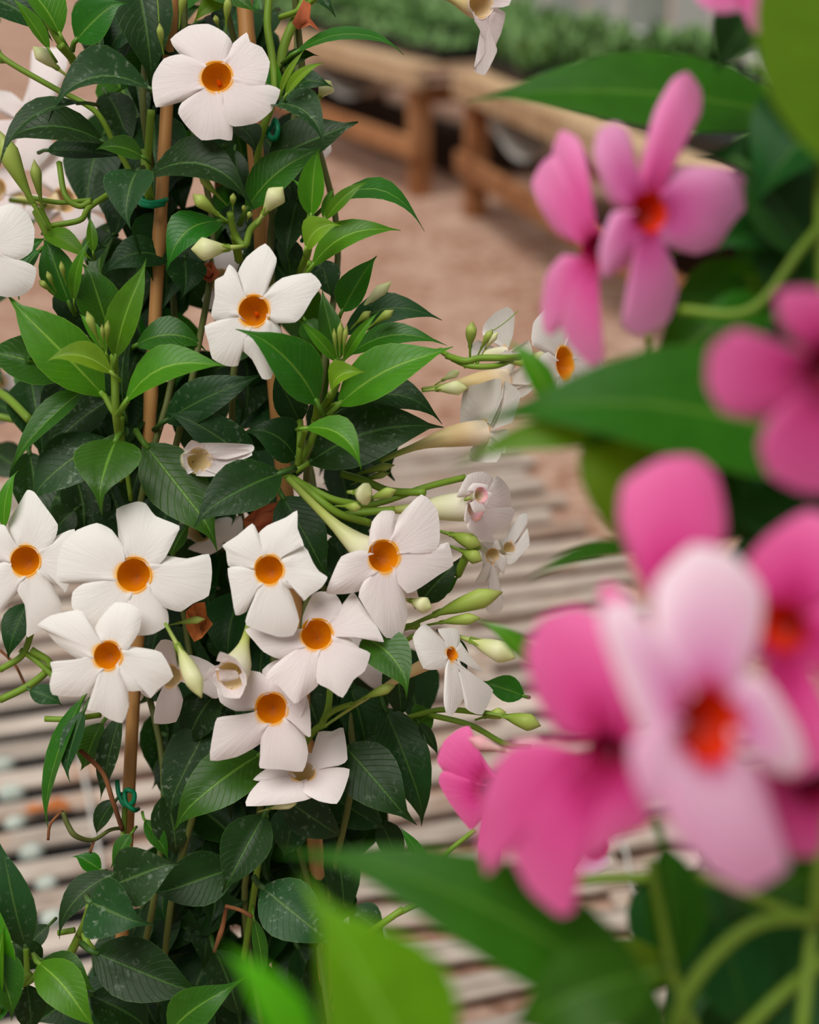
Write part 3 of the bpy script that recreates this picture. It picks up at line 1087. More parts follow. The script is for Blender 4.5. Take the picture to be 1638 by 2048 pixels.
MAIN = '''
# bx by tx ty w tone z dz roll fold sag bow
-40 -10 112 78 76 d 1 -1 25
152 80 246 -6 86 m -2 -1 10 12
268 -60 308 182 108 d 2 -1 15 10
205 10 181 126 60 d 3 -1 20
120 70 30 -40 60 b -1 0
98 100 20 -10 26 b -2 -1
303 180 92 218 92 g -2 -2 30 22 26
162 206 -6 326 44 g -3 -2 30 20 18
208 284 -10 292 78 d 2 -1 30 20 12
95 300 255 318 50 d 4 -1 25
286 314 190 296 44 m -2 -1 20 15 8
276 340 248 456 92 g -2 -2 10 26
298 350 506 398 96 d -2 -2 30 18 28
492 420 644 298 82 m -1 -1 25 14 10
538 316 716 242 98 d 1 -1 28 12 -8
546 208 653 285 66 g -4 -2 25 25 18
592 104 808 98 46 m 0 -1 50 10 16
566 132 634 106 34 d 1 -1 20
560 190 612 98 14 y -4 -1 20
572 190 646 122 22 y -5 -1 20
586 180 664 176 42 d 0 -1 20 12 10
572 186 596 114 12 b -4 -1
560 200 552 120 12 b -3 -1
540 205 520 120 30 m 0 0
400 -24 516 34 60 m -2 -1 15 10 8
476 -16 384 42 44 l -1 -1 10
600 -40 668 28 60 g 4 -1
478 250 516 304 50 g 0 -1 30
470 300 480 400 40 d 5 0
622 432 634 292 50 b -3 -1 8 24
650 440 735 360 28 b -3 -1 15 16
622 428 580 352 13 b -3 0
646 436 668 374 16 b -3 0
612 496 682 446 54 y -4 -1 20 24 12
624 532 800 462 58 b -2 -1 30 12 14
655 410 848 456 50 m 2 -1 40 12 30
596 396 568 524 62 d 1 -1 10
440 442 336 538 78 m -2 -1 20 16 22
225 470 200 502 50 d 4 0
340 520 204 548 68 d 3 -1 20 10 22
370 515 370 600 74 d 2 -1 15
186 505 180 432 20 b 0 0
90 466 182 522 40 l 0 -1 20
138 606 92 472 66 m 0 0 5 22
148 602 178 476 26 b -1 -1 10 20
80 500 38 600 56 m 1 0
30 520 92 476 34 m 0 0
214 652 174 522 80 m 0 -1 8
175 520 216 494 30 d 3 0
230 716 301 520 64 b -5 -1 8 18
208 792 10 592 104 b -2 -1 10 12
223 746 92 718 48 y -6 -1 30 20 16
212 706 156 626 24 b -4 0
252 802 456 740 76 b -5 -1 32 12 26
272 690 416 694 68 m 2 0 25 12 14
250 830 272 640 60 d 3 0
146 752 -40 700 92 m 1 0 15
76 690 48 726 22 m 0 0
170 778 18 934 52 m -1 -1 25 24
216 800 88 906 84 d 2 -1 20
145 758 80 840 50 g 3 0
216 878 50 1008 104 g 0 -1 20 10
232 880 192 1008 124 m -4 -3 10 14
290 888 447 1090 112 m -1 -2 8 12
562 946 380 1042 102 d -3 -2 20 14
516 936 336 818 76 g 1 -1 18 16
330 842 526 752 80 d 1 -1 20 14
592 916 490 856 80 d 0 -1 20 18 14
634 806 484 652 92 m -4 -3 18 22 14
600 846 545 738 64 d 1 -1 10
676 722 641 578 48 m -3 0 5 22
672 722 594 636 26 b -4 -1 10 18
686 724 758 620 22 b -4 -1 10 20
684 622 752 510 58 m 1 -1 12
640 520 662 600 56 g 3 0 12
565 470 578 562 46 d 1 0
490 510 562 512 50 d 4 0
610 640 640 700 50 m 3 0
686 668 882 640 66 g 3 -1 25 10 24
700 708 894 694 48 m 1 -1 30 12 22
676 810 910 702 92 b -2 -1 26 10 12
662 782 730 746 46 y -5 -1 30 24 12
678 826 886 838 74 d 2 -1 28 12 34
616 926 884 852 116 d 0 -1 25 10 14
612 856 724 930 54 b -5 -2 28 24 22
566 994 656 1160 90 d 1 -1 10 10
600 974 714 1104 64 d 3 0
842 1202 924 1118 62 d 2 0 15
728 1274 822 1388 84 m -4 -2 14 14 16
880 1188 918 1152 26 m 2 0
522 1508 338 1652 100 m -1 -2 18 12
690 1492 826 1652 108 d 0 -2 12 10
770 1416 856 1650 92 d 3 -1 10
700 1370 740 1540 80 d 4 -1
788 1318 802 1446 64 d 3 0
828 1450 872 1424 54 m 3 0
838 1446 878 1510 22 d 2 0
530 1628 446 1786 92 d -2 -2 12
524 1774 668 1892 108 g -2 -2 14 12
470 1736 302 1794 96 d 0 -1 16 12
230 1768 353 1722 108 g -3 -1 12 14
180 1803 291 1853 112 g -4 -2 12 18
232 1746 112 1872 52 g 0 -1 25 12 16
188 1904 398 1992 108 d -2 -1 18 12
77 1926 184 2062 78 b -4 -2 14 14 14
84 1920 186 1990 56 m -1 -1 20 14 14
30 1886 80 1940 40 d 2 0
182 1990 310 2064 76 d 1 0
340 2064 488 1964 78 m -3 -1 18 12 8
98 1850 48 1908 38 g 2 0
424 1440 327 1634 98 g 1 -1 12
432 1386 372 1494 82 d 1 0
330 1590 352 1720 74 g 2 0
290 1640 340 1720 30 m 1 0
166 1396 88 1654 40 m 1 -1 45 14 -16
168 1420 128 1562 44 g 0 -1 30 12
205 1446 168 1546 58 m 3 0 20
242 1430 203 1604 46 g 2 0 25
232 1600 190 1672 36 d 2 0
202 1740 148 1708 32 m 1 0
262 1668 224 1738 30 m 1 0
56 1206 14 1318 58 d 3 -1 10
60 1380 126 1408 36 g 1 0
8 1054 30 940 32 b -2 0
150 1020 110 1060 60 d 3 0
376 1050 340 1120 48 m 1 0
508 1838 526 1968 26 m 0 0
668 1660 690 1850 66 d 4 0
700 1820 772 1872 60 g 4 0
560 1590 690 1680 80 g 2 0
600 1600 570 1720 76 g 3 0
660 1590 770 1660 70 d 3 0
760 1640 800 1740 50 d 4 0
856 1732 800 1654 24 m -1 0 10
885 1270 945 1330 28 d 2 0
1048 1392 962 1364 48 m 2 0 20
905 1300 935 1345 20 d 2 0
430 1900 480 2040 70 d 4 0
'''
leaves(white, MAIN, FD, 11)

# deeper shaded leaves that fill the body of the vine
EDGE = [(-40, 110, 580), (200, 170, 640), (420, 200, 640), (520, 110, 640), (650, 10, 680), (800, 20, 800), (950, 20, 790), (1050, 20, 780),
        (1130, 180, 800), (1250, 250, 800), (1400, 270, 810), (1500, 290, 820), (1650, 300, 790), (1750, 300, 730), (1850, 210, 700), (2048, 60, 700), (2120, 60, 700)]
ey = [e[0] for e in EDGE]
rf = random.Random(21)
n_main = sum(1 for o in white.children if o.name.startswith('leaf'))
cells = [(i, j) for j in range(16) for i in range(10)]
rf.shuffle(cells)
for ci, cj in cells[:300 - n_main]:
    y = -60 + (cj + rf.uniform(.1, .9)) * 2100 / 16
    lo, hi = np.interp(y, ey, [e[1] for e in EDGE]), np.interp(y, ey, [e[2] for e in EDGE])
    x = lo + 20 + (hi - lo - 40) * (ci + rf.uniform(.1, .9)) / 10
    L_ = rf.uniform(140, 210)
    for k in range(12):
        an = math.radians(rf.gauss(90, 50))
        tx, ty = x + math.cos(an) * L_ * .7, y + math.sin(an) * L_
        h2 = np.interp(ty, ey, [e[2] for e in EDGE])
        l2 = np.interp(ty, ey, [e[1] for e in EDGE])
        if l2 - 20 < tx < h2 + 20:
            break
    else:
        continue
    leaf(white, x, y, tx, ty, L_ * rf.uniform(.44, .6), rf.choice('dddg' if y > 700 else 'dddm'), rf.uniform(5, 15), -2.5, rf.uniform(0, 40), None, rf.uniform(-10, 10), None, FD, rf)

# the innermost leaves, too deep in shade to tell apart: one mass
deep = ([], [], [])
for k in range(260):
    y = rf.uniform(-60, 2060) if k < 110 else rf.uniform(1200, 2080)
    lo, hi = np.interp(y, ey, [e[1] for e in EDGE]), np.interp(y, ey, [e[2] for e in EDGE])
    x = rf.uniform(lo + 50, hi - 60)
    L_ = rf.uniform(130, 190)
    an = math.radians(rf.gauss(90, 45))
    tx, ty = x + math.cos(an) * L_ * .7, y + math.sin(an) * L_
    if not (np.interp(ty, ey, [e[1] for e in EDGE]) < tx < np.interp(ty, ey, [e[2] for e in EDGE]) - 20):
        continue
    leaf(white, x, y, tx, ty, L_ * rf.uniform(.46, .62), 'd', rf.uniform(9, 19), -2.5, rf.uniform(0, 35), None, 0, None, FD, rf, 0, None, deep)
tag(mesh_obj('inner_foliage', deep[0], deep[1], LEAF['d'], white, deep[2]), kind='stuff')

# ---- blossoms of the white plant (outlines of each petal in pixels)
flower(white, 433, 154, .885, 31, (-.05, .12), [
    [(408, 128), (360, 108), (338, 74), (375, 46), (415, 43), (446, 60), (463, 82), (450, 122)],
    [(446, 122), (460, 90), (492, 62), (500, 82), (524, 94), (540, 125), (534, 160), (522, 184), (462, 158)],
    [(462, 152), (528, 168), (562, 183), (545, 225), (515, 250), (470, 257), (438, 236), (432, 186)],
    [(440, 190), (466, 246), (466, 285), (440, 282), (405, 284), (375, 255), (357, 228), (364, 206), (415, 180)],
    [(412, 176), (362, 205), (312, 215), (303, 170), (306, 146), (326, 114), (362, 105), (408, 132)]], PET_PALE, pistil=True, back=(440, 210, 6))
flower(white, 507, 622, .875, 31, (-.1, .05), [
    [(484, 602), (474, 547), (492, 513), (530, 486), (553, 516), (549, 540), (522, 585), (516, 596)],
    [(516, 598), (565, 556), (622, 547), (644, 572), (626, 598), (607, 631), (591, 646), (556, 640), (534, 628)],
    [(532, 632), (562, 660), (560, 710), (551, 734), (543, 758), (525, 758), (505, 720), (482, 697), (488, 668), (506, 650)],
    [(506, 650), (482, 711), (476, 732), (453, 732), (424, 717), (416, 684), (408, 651), (446, 641), (490, 640)],
    [(490, 642), (440, 645), (421, 630), (428, 592), (428, 559), (446, 549), (457, 527), (474, 544), (482, 598)]], PET_W, pistil=True, back=(540, 640, 6))
flower(white, 267, 1150, .875, 34, (.0, .1), [
    [(244, 1124), (234, 1060), (230, 1018), (270, 1003), (289, 1007), (309, 1032), (357, 1052), (351, 1072), (331, 1111), (312, 1122), (290, 1128)],
    [(290, 1128), (329, 1114), (373, 1117), (417, 1108), (424, 1145), (418, 1191), (388, 1206), (362, 1223), (331, 1215), (310, 1190), (296, 1160)],
    [(296, 1160), (318, 1196), (337, 1223), (338, 1249), (309, 1267), (281, 1270), (247, 1257), (256, 1210), (264, 1184)],
    [(268, 1184), (262, 1237), (225, 1268), (185, 1257), (146, 1215), (146, 1184), (168, 1167), (236, 1164)],
    [(236, 1166), (157, 1168), (115, 1163), (115, 1117), (124, 1086), (152, 1060), (191, 1046), (222, 1060), (241, 1103), (244, 1128)]], PET_W, back=(250, 1080, 6))
flower(white, 215, 1311, .855, 28, (-.02, .1), [
    [(198, 1290), (188, 1265), (197, 1240), (227, 1206), (261, 1209), (281, 1226), (278, 1263), (253, 1291), (236, 1296)],
    [(236, 1294), (286, 1296), (323, 1305), (348, 1352), (317, 1378), (303, 1395), (290, 1380), (258, 1381), (250, 1341), (240, 1318)],
    [(238, 1322), (252, 1350), (258, 1383), (260, 1411), (247, 1444), (216, 1434), (202, 1423), (176, 1418), (187, 1381), (206, 1347), (214, 1338)],
    [(212, 1340), (200, 1345), (183, 1381), (160, 1392), (107, 1389), (100, 1367), (105, 1341), (101, 1324), (149, 1319), (190, 1316)],
    [(190, 1318), (154, 1316), (112, 1288), (90, 1263), (72, 1251), (98, 1232), (152, 1220), (171, 1232), (185, 1260), (200, 1292)]], PET_W, back=(240, 1240, 5))
flower(white, 50, 1122, .905, 30, (-.05, .08), [
    [(30, 1092), (14, 1046), (34, 1010), (51, 980), (66, 984), (84, 1007), (115, 1049), (110, 1077), (87, 1100), (72, 1104)],
    [(74, 1104), (112, 1072), (149, 1058), (152, 1100), (140, 1167), (132, 1185), (124, 1173), (98, 1159), (78, 1138)],
    [(78, 1138), (107, 1167), (126, 1209), (121, 1232), (59, 1274), (56, 1250), (51, 1209), (39, 1181), (54, 1154)],
    [(56, 1154), (34, 1190), (0, 1226), (-17, 1223), (-28, 1173), (0, 1133), (24, 1132)],
    [(24, 1130), (-28, 1117), (-25, 1060), (0, 1049), (11, 1055), (28, 1094)]], PET_W, back=(60, 1050, 6))
flower(white, 538, 1140, .862, 29, (-.12, .1), [
    [(512, 1136), (481, 1137), (455, 1132), (450, 1103), (443, 1091), (473, 1071), (503, 1047), (515, 1066), (522, 1112)],
    [(518, 1114), (513, 1072), (532, 1052), (571, 1035), (594, 1021), (595, 1057), (608, 1091), (581, 1098), (556, 1112)],
    [(556, 1114), (608, 1092), (627, 1125), (639, 1142), (656, 1154), (644, 1174), (620, 1191), (608, 1201), (600, 1179), (572, 1168), (564, 1150)],
    [(562, 1156), (586, 1193), (600, 1240), (588, 1269), (556, 1272), (493, 1250), (496, 1225), (510, 1196), (526, 1166)],
    [(528, 1166), (505, 1193), (493, 1223), (471, 1230), (461, 1179), (454, 1137), (481, 1137), (512, 1148)]], PET_W, back=(560, 1060, 6))
flower(white, 633, 1269, .872, 31, (0.02, .28), [
    [(604, 1262), (612, 1228), (622, 1192), (639, 1184), (669, 1189), (684, 1213), (672, 1240), (656, 1250)],
    [(656, 1250), (683, 1210), (705, 1185), (725, 1213), (752, 1250), (768, 1284), (737, 1279), (698, 1272), (664, 1264)],
    [(662, 1268), (700, 1279), (717, 1294), (741, 1306), (730, 1340), (708, 1357), (687, 1391), (659, 1374), (636, 1362), (638, 1325), (640, 1298)],
    [(642, 1298), (640, 1330), (638, 1367), (612, 1389), (592, 1402), (560, 1368), (534, 1352), (548, 1330), (580, 1308), (614, 1292)],
    [(614, 1294), (566, 1318), (529, 1303), (508, 1281), (490, 1259), (520, 1250), (570, 1256), (602, 1266)]], PET_PALE, back=(640, 1200, 6))
flower(white, 767, 1113, .880, 32, (.32, .12), [
    [(748, 1104), (743, 1083), (744, 1044), (763, 1022), (788, 1022), (791, 1041), (782, 1084)],
    [(780, 1086), (796, 1034), (843, 988), (876, 1019), (881, 1077), (870, 1108), (831, 1105), (792, 1102)],
    [(792, 1104), (873, 1103), (898, 1085), (908, 1132), (879, 1151), (843, 1175), (815, 1187), (796, 1152), (786, 1126)],
    [(788, 1128), (809, 1184), (815, 1230), (803, 1273), (773, 1274), (757, 1254), (718, 1192), (736, 1162), (762, 1144)],
    [(760, 1142), (722, 1180), (690, 1186), (655, 1184), (666, 1150), (684, 1112), (720, 1108), (748, 1112)]], PET_PALE, back=(575, 955, 2))
flower(white, 543, 1417, .880, 31, (.02, .1), [
    [(516, 1414), (472, 1422), (440, 1404), (433, 1362), (471, 1340), (519, 1345), (534, 1372), (528, 1392)],
    [(528, 1392), (524, 1340), (560, 1318), (596, 1350), (614, 1395), (600, 1436), (572, 1424)],
    [(570, 1410), (616, 1398), (622, 1472), (606, 1466), (588, 1440), (574, 1428)],
    [(568, 1434), (606, 1461), (617, 1504), (606, 1541), (563, 1537), (521, 1534), (521, 1512), (528, 1475), (546, 1446)],
    [(540, 1448), (522, 1486), (475, 1512), (422, 1519), (427, 1464), (435, 1435), (471, 1430), (516, 1430)]], PET_PALE, back=(560, 1330, 6))
flower(white, 606, 1543, .900, 24, (.04, .72), [
    [(590, 1538), (560, 1534), (528, 1540), (508, 1556), (540, 1560), (582, 1552)],
    [(624, 1536), (628, 1515), (632, 1475), (660, 1474), (683, 1468), (694, 1523), (676, 1534), (650, 1532)],
    [(630, 1542), (660, 1536), (699, 1540), (690, 1574), (676, 1597), (640, 1592), (616, 1576), (612, 1556)],
    [(612, 1556), (624, 1588), (577, 1596), (500, 1599), (504, 1577), (526, 1556), (570, 1557), (594, 1552)],
    [(596, 1536), (600, 1510), (622, 1512), (634, 1526), (622, 1538)]], PET_PALE, throat=THROAT_C, back=(560, 1500, 6))
flower(white, 904, 1308, .905, 14, (.62, .25), [
    [(896, 1316), (889, 1334), (846, 1331), (825, 1270), (849, 1245), (879, 1273), (904, 1300)],
    [(902, 1298), (882, 1273), (876, 1257), (916, 1259), (920, 1284), (910, 1302)],
    [(910, 1304), (916, 1279), (940, 1312), (968, 1346), (950, 1344), (930, 1328), (912, 1318)],
    [(898, 1322), (889, 1338), (886, 1395), (892, 1422), (904, 1425), (938, 1380), (942, 1362), (916, 1331), (906, 1320)],
    [(908, 1320), (930, 1342), (956, 1358), (989, 1386), (965, 1431), (930, 1414), (946, 1372), (920, 1334)]], PET_W, tube_m=TUBE_P, back=(650, 1452, 0))
# half open blossom hanging below the centre
flower(white, 462, 1352, .862, 30, (-.22, -.32), [
    [(444, 1330), (420, 1336), (402, 1362), (430, 1352), (452, 1340)],
    [(440, 1316), (448, 1300), (474, 1316), (492, 1342), (496, 1366), (478, 1346)],
    [(430, 1352), (424, 1372), (446, 1396), (462, 1372)],
    [(440, 1366), (452, 1398), (478, 1398), (488, 1374), (478, 1352)],
    [(420, 1348), (432, 1340), (470, 1338), (478, 1352), (450, 1362)]], PET_PALE, throat=THROAT_C, back=(500, 1236, 3), cup=.35, curl=.02, label='half open white blossom')
# rolled, fading blossom in the shade
flower(white, 398, 920, .895, 26, (.55, .1), [
    [(396, 898), (400, 886), (440, 884), (497, 886), (498, 900), (450, 914), (412, 912)],
    [(406, 906), (440, 902), (490, 896), (497, 908), (470, 922), (440, 944), (410, 936)],
    [(404, 936), (400, 952), (430, 952), (452, 936), (424, 924)],
    [(390, 936), (372, 944), (366, 916), (392, 910)],
    [(390, 906), (374, 896), (384, 880), (404, 890)]], PET_PALE, throat=THROAT_C, back=(352, 900, 3), curl=-.15, label='rolled pale blossom')
# petals of blossoms half hidden by leaves
flower(white, 340, 1352, .915, 22, (.1, .0), [
    [(330, 1340), (300, 1318), (322, 1280), (346, 1284), (352, 1336)],
    [(352, 1340), (380, 1310), (428, 1332), (440, 1390), (424, 1398), (364, 1356)],
    [(350, 1366), (366, 1400), (352, 1444), (308, 1446), (314, 1400), (332, 1370)],
    [(330, 1366), (300, 1396), (280, 1380), (290, 1346), (324, 1350)]], PET_PALE, throat=THROAT_C, back=(350, 1290, 5), label='blossom hidden behind its neighbour')
flower(white, 440, 560, .985, 22, (0, .1), [
    [(430, 545), (410, 525), (440, 500), (486, 500), (470, 540)],
    [(424, 565), (404, 600), (420, 620), (446, 600), (440, 580)],
    [(460, 560), (500, 560), (490, 600), (456, 580)]], PET_PALE, throat=THROAT_C, back=(450, 520, 5))
flower(white, 400, 1060, .985, 24, (0, .1), [
    [(384, 1040), (310, 1005), (300, 1030), (340, 1066), (378, 1074)],
    [(400, 1084), (380, 1100), (420, 1110), (450, 1090), (430, 1074)],
    [(424, 1050), (440, 1040), (482, 1032), (484, 1070), (440, 1084), (426, 1070)]], PET_PALE, throat=THROAT_C, back=(400, 1000, 5))
flower(white, 700, 1330, .965, 20, (.1, .0), [
    [(690, 1316), (650, 1290), (700, 1270), (740, 1290), (716, 1318)],
    [(716, 1330), (760, 1320), (772, 1360), (750, 1380), (712, 1346)]], PET_PALE, throat=THROAT_C, back=(680, 1280, 5))
# blossom at the left edge
flower(white, -34, 498, .89, 28, (.1, .05), [
    [(-20, 470), (-16, 420), (20, 405), (52, 424), (66, 456), (62, 500), (34, 520), (-4, 500)],
    [(-6, 504), (34, 516), (70, 534), (64, 572), (40, 592), (0, 592), (-24, 540)],
    [(-40, 470), (-80, 420), (-40, 400), (-20, 440)],
    [(-40, 526), (-60, 590), (-20, 600), (-20, 540)],
    [(-60, 500), (-120, 480), (-120, 540), (-60, 520)]], PET_W, back=(-60, 420, 5))
# the spray reaching out to the right
flower(white, 1129, 726, .965, 33, (.8, .04), [
    [(1112, 716), (1056, 702), (1058, 660), (1072, 640), (1106, 606), (1140, 600), (1140, 690)],
    [(1130, 692), (1150, 620), (1164, 588), (1200, 583), (1206, 606), (1212, 645), (1213, 676), (1192, 690), (1150, 712)],
    [(1148, 712), (1190, 692), (1206, 690), (1232, 742), (1200, 760), (1150, 750)],
    [(1146, 744), (1170, 800), (1140, 850), (1100, 830), (1118, 762)],
    [(1118, 758), (1100, 782), (1066, 768), (1072, 732), (1089, 718), (1116, 726)]], PET_W, tube_m=TUBE_W, back=(1000, 716, 0))
flower(white, 1010, 706, 1.0, 12, (.9, .05), [
    [(1004, 692), (970, 660), (972, 640), (990, 622), (1014, 616), (1026, 634), (1024, 672), (1014, 694)],
    [(1004, 700), (956, 712), (944, 680), (960, 668), (990, 690)],
    [(1012, 716), (1024, 744), (1038, 756), (1008, 744), (1002, 722)],
    [(1018, 706), (1050, 690), (1056, 720), (1026, 726)]], PET_W, throat=THROAT_C, back=(930, 735, -3), away=True)
flower(white, 1010, 764, .985, 24, (.9, .02), [
    [(1000, 744), (986, 736), (1010, 700), (1030, 720), (1020, 748)],
    [(998, 782), (990, 800), (1040, 800), (1060, 782), (1020, 772)],
    [(1020, 750), (1050, 740), (1062, 770), (1024, 780)]], PET_W, throat=THROAT_C, tube_m=TUBE_P, back=(845, 780, -2), away=True)
flower(white, 968, 866, .955, 24, (.92, .02), [
    [(958, 848), (927, 856), (924, 820), (931, 770), (960, 766), (997, 764), (992, 824), (980, 850)],
    [(980, 850), (1000, 800), (1004, 770), (1030, 800), (1016, 850)],
    [(962, 884), (948, 900), (944, 920), (990, 926), (998, 900), (980, 878)],
    [(984, 866), (1010, 870), (1004, 910), (982, 890)]], PET_W, throat=THROAT_C, tube_m=TUBE_P, back=(762, 922, -2), away=True)
flower(white, 950, 1012, .93, 28, (.82, .05), [
    [(940, 990), (915, 988), (934, 950), (968, 942), (990, 956), (984, 986)],
    [(970, 985), (1000, 950), (1026, 974), (1030, 1010), (1012, 1018), (980, 1000)],
    [(972, 1008), (1026, 1012), (1040, 1024), (1026, 1050), (990, 1070), (960, 1070), (952, 1040)],
    [(954, 1036), (985, 1066), (994, 1086), (966, 1082), (940, 1060), (940, 1040)],
    [(944, 1026), (936, 1052), (926, 1040), (934, 1000), (944, 994)]], PET_PALE, throat=TUBE_PK, back=(722, 1022, 0), label='pale blossom with a rosy throat')
flower(white, 962, 990, .91, 15, (.55, .1), [
    [(952, 984), (934, 980), (946, 966), (974, 968), (972, 982)],
    [(970, 984), (986, 990), (978, 1010), (966, 1002)],
    [(960, 1004), (972, 1020), (948, 1026), (940, 1008)]], PET_PALE, throat=TUBE_PK, back=(930, 1000, 1), label='small double frill inside a pale blossom')
flower(white, 1018, 1096, .975, 12, (.3, .2), [
    [(1014, 1086), (1016, 1064), (1040, 1030), (1056, 1026), (1056, 1048), (1036, 1078), (1024, 1088)],
    [(1026, 1092), (1048, 1076), (1056, 1056), (1060, 1090), (1030, 1124), (1014, 1128), (1012, 1106)],
    [(1006, 1096), (1000, 1082), (1012, 1074), (1020, 1090)]], PET_W, throat=THROAT_C, back=(950, 1090, 2))
flower(white, 985, 1110, .955, 14, (.2, -.3), [
    [(976, 1096), (960, 1086), (994, 1080), (1000, 1096)],
    [(974, 1112), (982, 1150), (970, 1166), (950, 1164), (966, 1140), (960, 1100)],
    [(990, 1118), (1008, 1130), (990, 1170), (1008, 1196), (1008, 1220), (990, 1234), (974, 1222), (996, 1200), (980, 1160)],
    [(996, 1104), (1014, 1120), (1008, 1150), (992, 1124)]], PET_W, throat=THROAT_C, back=(920, 1070, 2), label='wilted blossom with hanging petals')
# blossom hanging in at the top edge
flower(white, 962, 8, .95, 26, (.45, -.2), [
    [(950, 24), (956, 44), (970, 68), (974, 92), (962, 112), (948, 134), (972, 139), (996, 92), (994, 78), (1004, 56), (1012, 20), (984, 12)],
    [(940, 20), (952, 34), (972, 76), (990, 60), (972, 20)],
    [(980, 10), (1020, 0), (1030, -40), (990, -30)],
    [(950, -16), (940, -50), (980, -60), (984, -20)]], PET_PALE, throat=THROAT_C, tube_m=TUBE_P, back=(860, -20, 0), curl=.02)
# petals seen behind the right of the upper leaves
flower(white, 622, 312, 1.0, 24, (.3, .1), [
    [(614, 290), (600, 250), (634, 232), (650, 270), (636, 296)],
    [(636, 300), (660, 284), (662, 300), (640, 330)],
    [(620, 336), (616, 360), (600, 350), (606, 330)]], PET_PALE, throat=THROAT_C, back=(570, 320, 5))
flower(white, 600, 385, 1.0, 22, (.3, .1), [
    [(590, 370), (600, 345), (630, 340), (622, 374)],
    [(586, 392), (580, 420), (606, 410), (606, 394)]], PET_PALE, throat=THROAT_C, back=(560, 390, 5))

# ---- buds
for b in [
    (490, 492, 382, 498, 46, BUD_C, -4), (512, 452, 566, 374, 40, BUD_C, -3), (458, 444, 385, 388, 28, BUD_G, -4), (456, 412, 397, 347, 18, BUD_G, -3),
    (466, 424, 467, 386, 13, BUD_G, -4), (494, 444, 502, 424, 11, BUD_G, -4), (487, 432, 489, 410, 9, BUD_G, -4),
    (330, 1246, 403, 1396, 40, BUD_C, -8), (695, 984, 742, 990, 46, BUD_C, -4), (716, 1008, 794, 980, 22, BUD_G, -4), (670, 1012, 722, 1016, 20, BUD_G, -4),
    (812, 1254, 1006, 1184, 42, BUD_G, -1), (846, 1252, 962, 1236, 24, BUD_G, -1), (900, 1268, 1032, 1317, 46, BUD_C, -1), (800, 1196, 863, 1216, 34, BUD_C, -3),
    (972, 1426, 1082, 1452, 36, BUD_G, -1), (950, 1440, 1012, 1424, 24, BUD_G, 0), (700, 1410, 791, 1371, 22, BUD_G, -3),
    (940, 718, 945, 642, 24, BUD_G, 0), (954, 714, 986, 658, 16, BUD_G, 0), (962, 712, 996, 664, 14, BUD_C, 0), (845, 782, 935, 776, 30, BUD_C, 2),
    (694, 654, 783, 563, 26, BUD_C, 3), (730, 662, 788, 620, 18, BUD_G, 0), (700, 660, 742, 622, 16, BUD_G, 1),
    (98, 462, -4, 258, 40, BUD_G, -1), (92, 440, 68, 318, 22, BUD_G, 0), (140, 156, 66, 93, 30, BUD_C, 0), (516, 1624, 594, 1607, 18, BUD_C, -3),
    (332, 1252, 411, 1238, 16, BUD_G, -3), (872, 1060, 962, 1092, 34, BUD_G, 1), (900, 1092, 964, 1122, 30, BUD_G, 1),
    (328, 112, 319, 46, 15, BUD_G, -3), (358, 60, 370, -20, 16, BUD_G, -3), (452, 70, 458, -10, 17, BUD_G, -3), (440, 62, 430, 30, 12, BUD_G, -3),
    (206, 700, 174, 622, 18, BUD_G, -6), (214, 704, 216, 640, 13, BUD_G, -6), (210, 704, 204, 648, 9, BUD_G, -6), (680, 722, 682, 642, 13, BUD_G, -5), (686, 722, 694, 650, 11, BUD_G, -5), (676, 720, 668, 656, 9, BUD_G, -5),
    (112, 590, 78, 560, 14, BUD_G, -2), (114, 586, 94, 542, 12, BUD_G, -2), (134, 575, 122, 522, 12, BUD_G, -2),
    (690, 956, 790, 930, 18, BUD_G, 2), (700, 970, 780, 946, 14, BUD_G, 2), (630, 210, 662, 162, 34, BUD_C, 4), (870, 770, 920, 742, 18, BUD_C, 3)]:
    bud(white, *b)

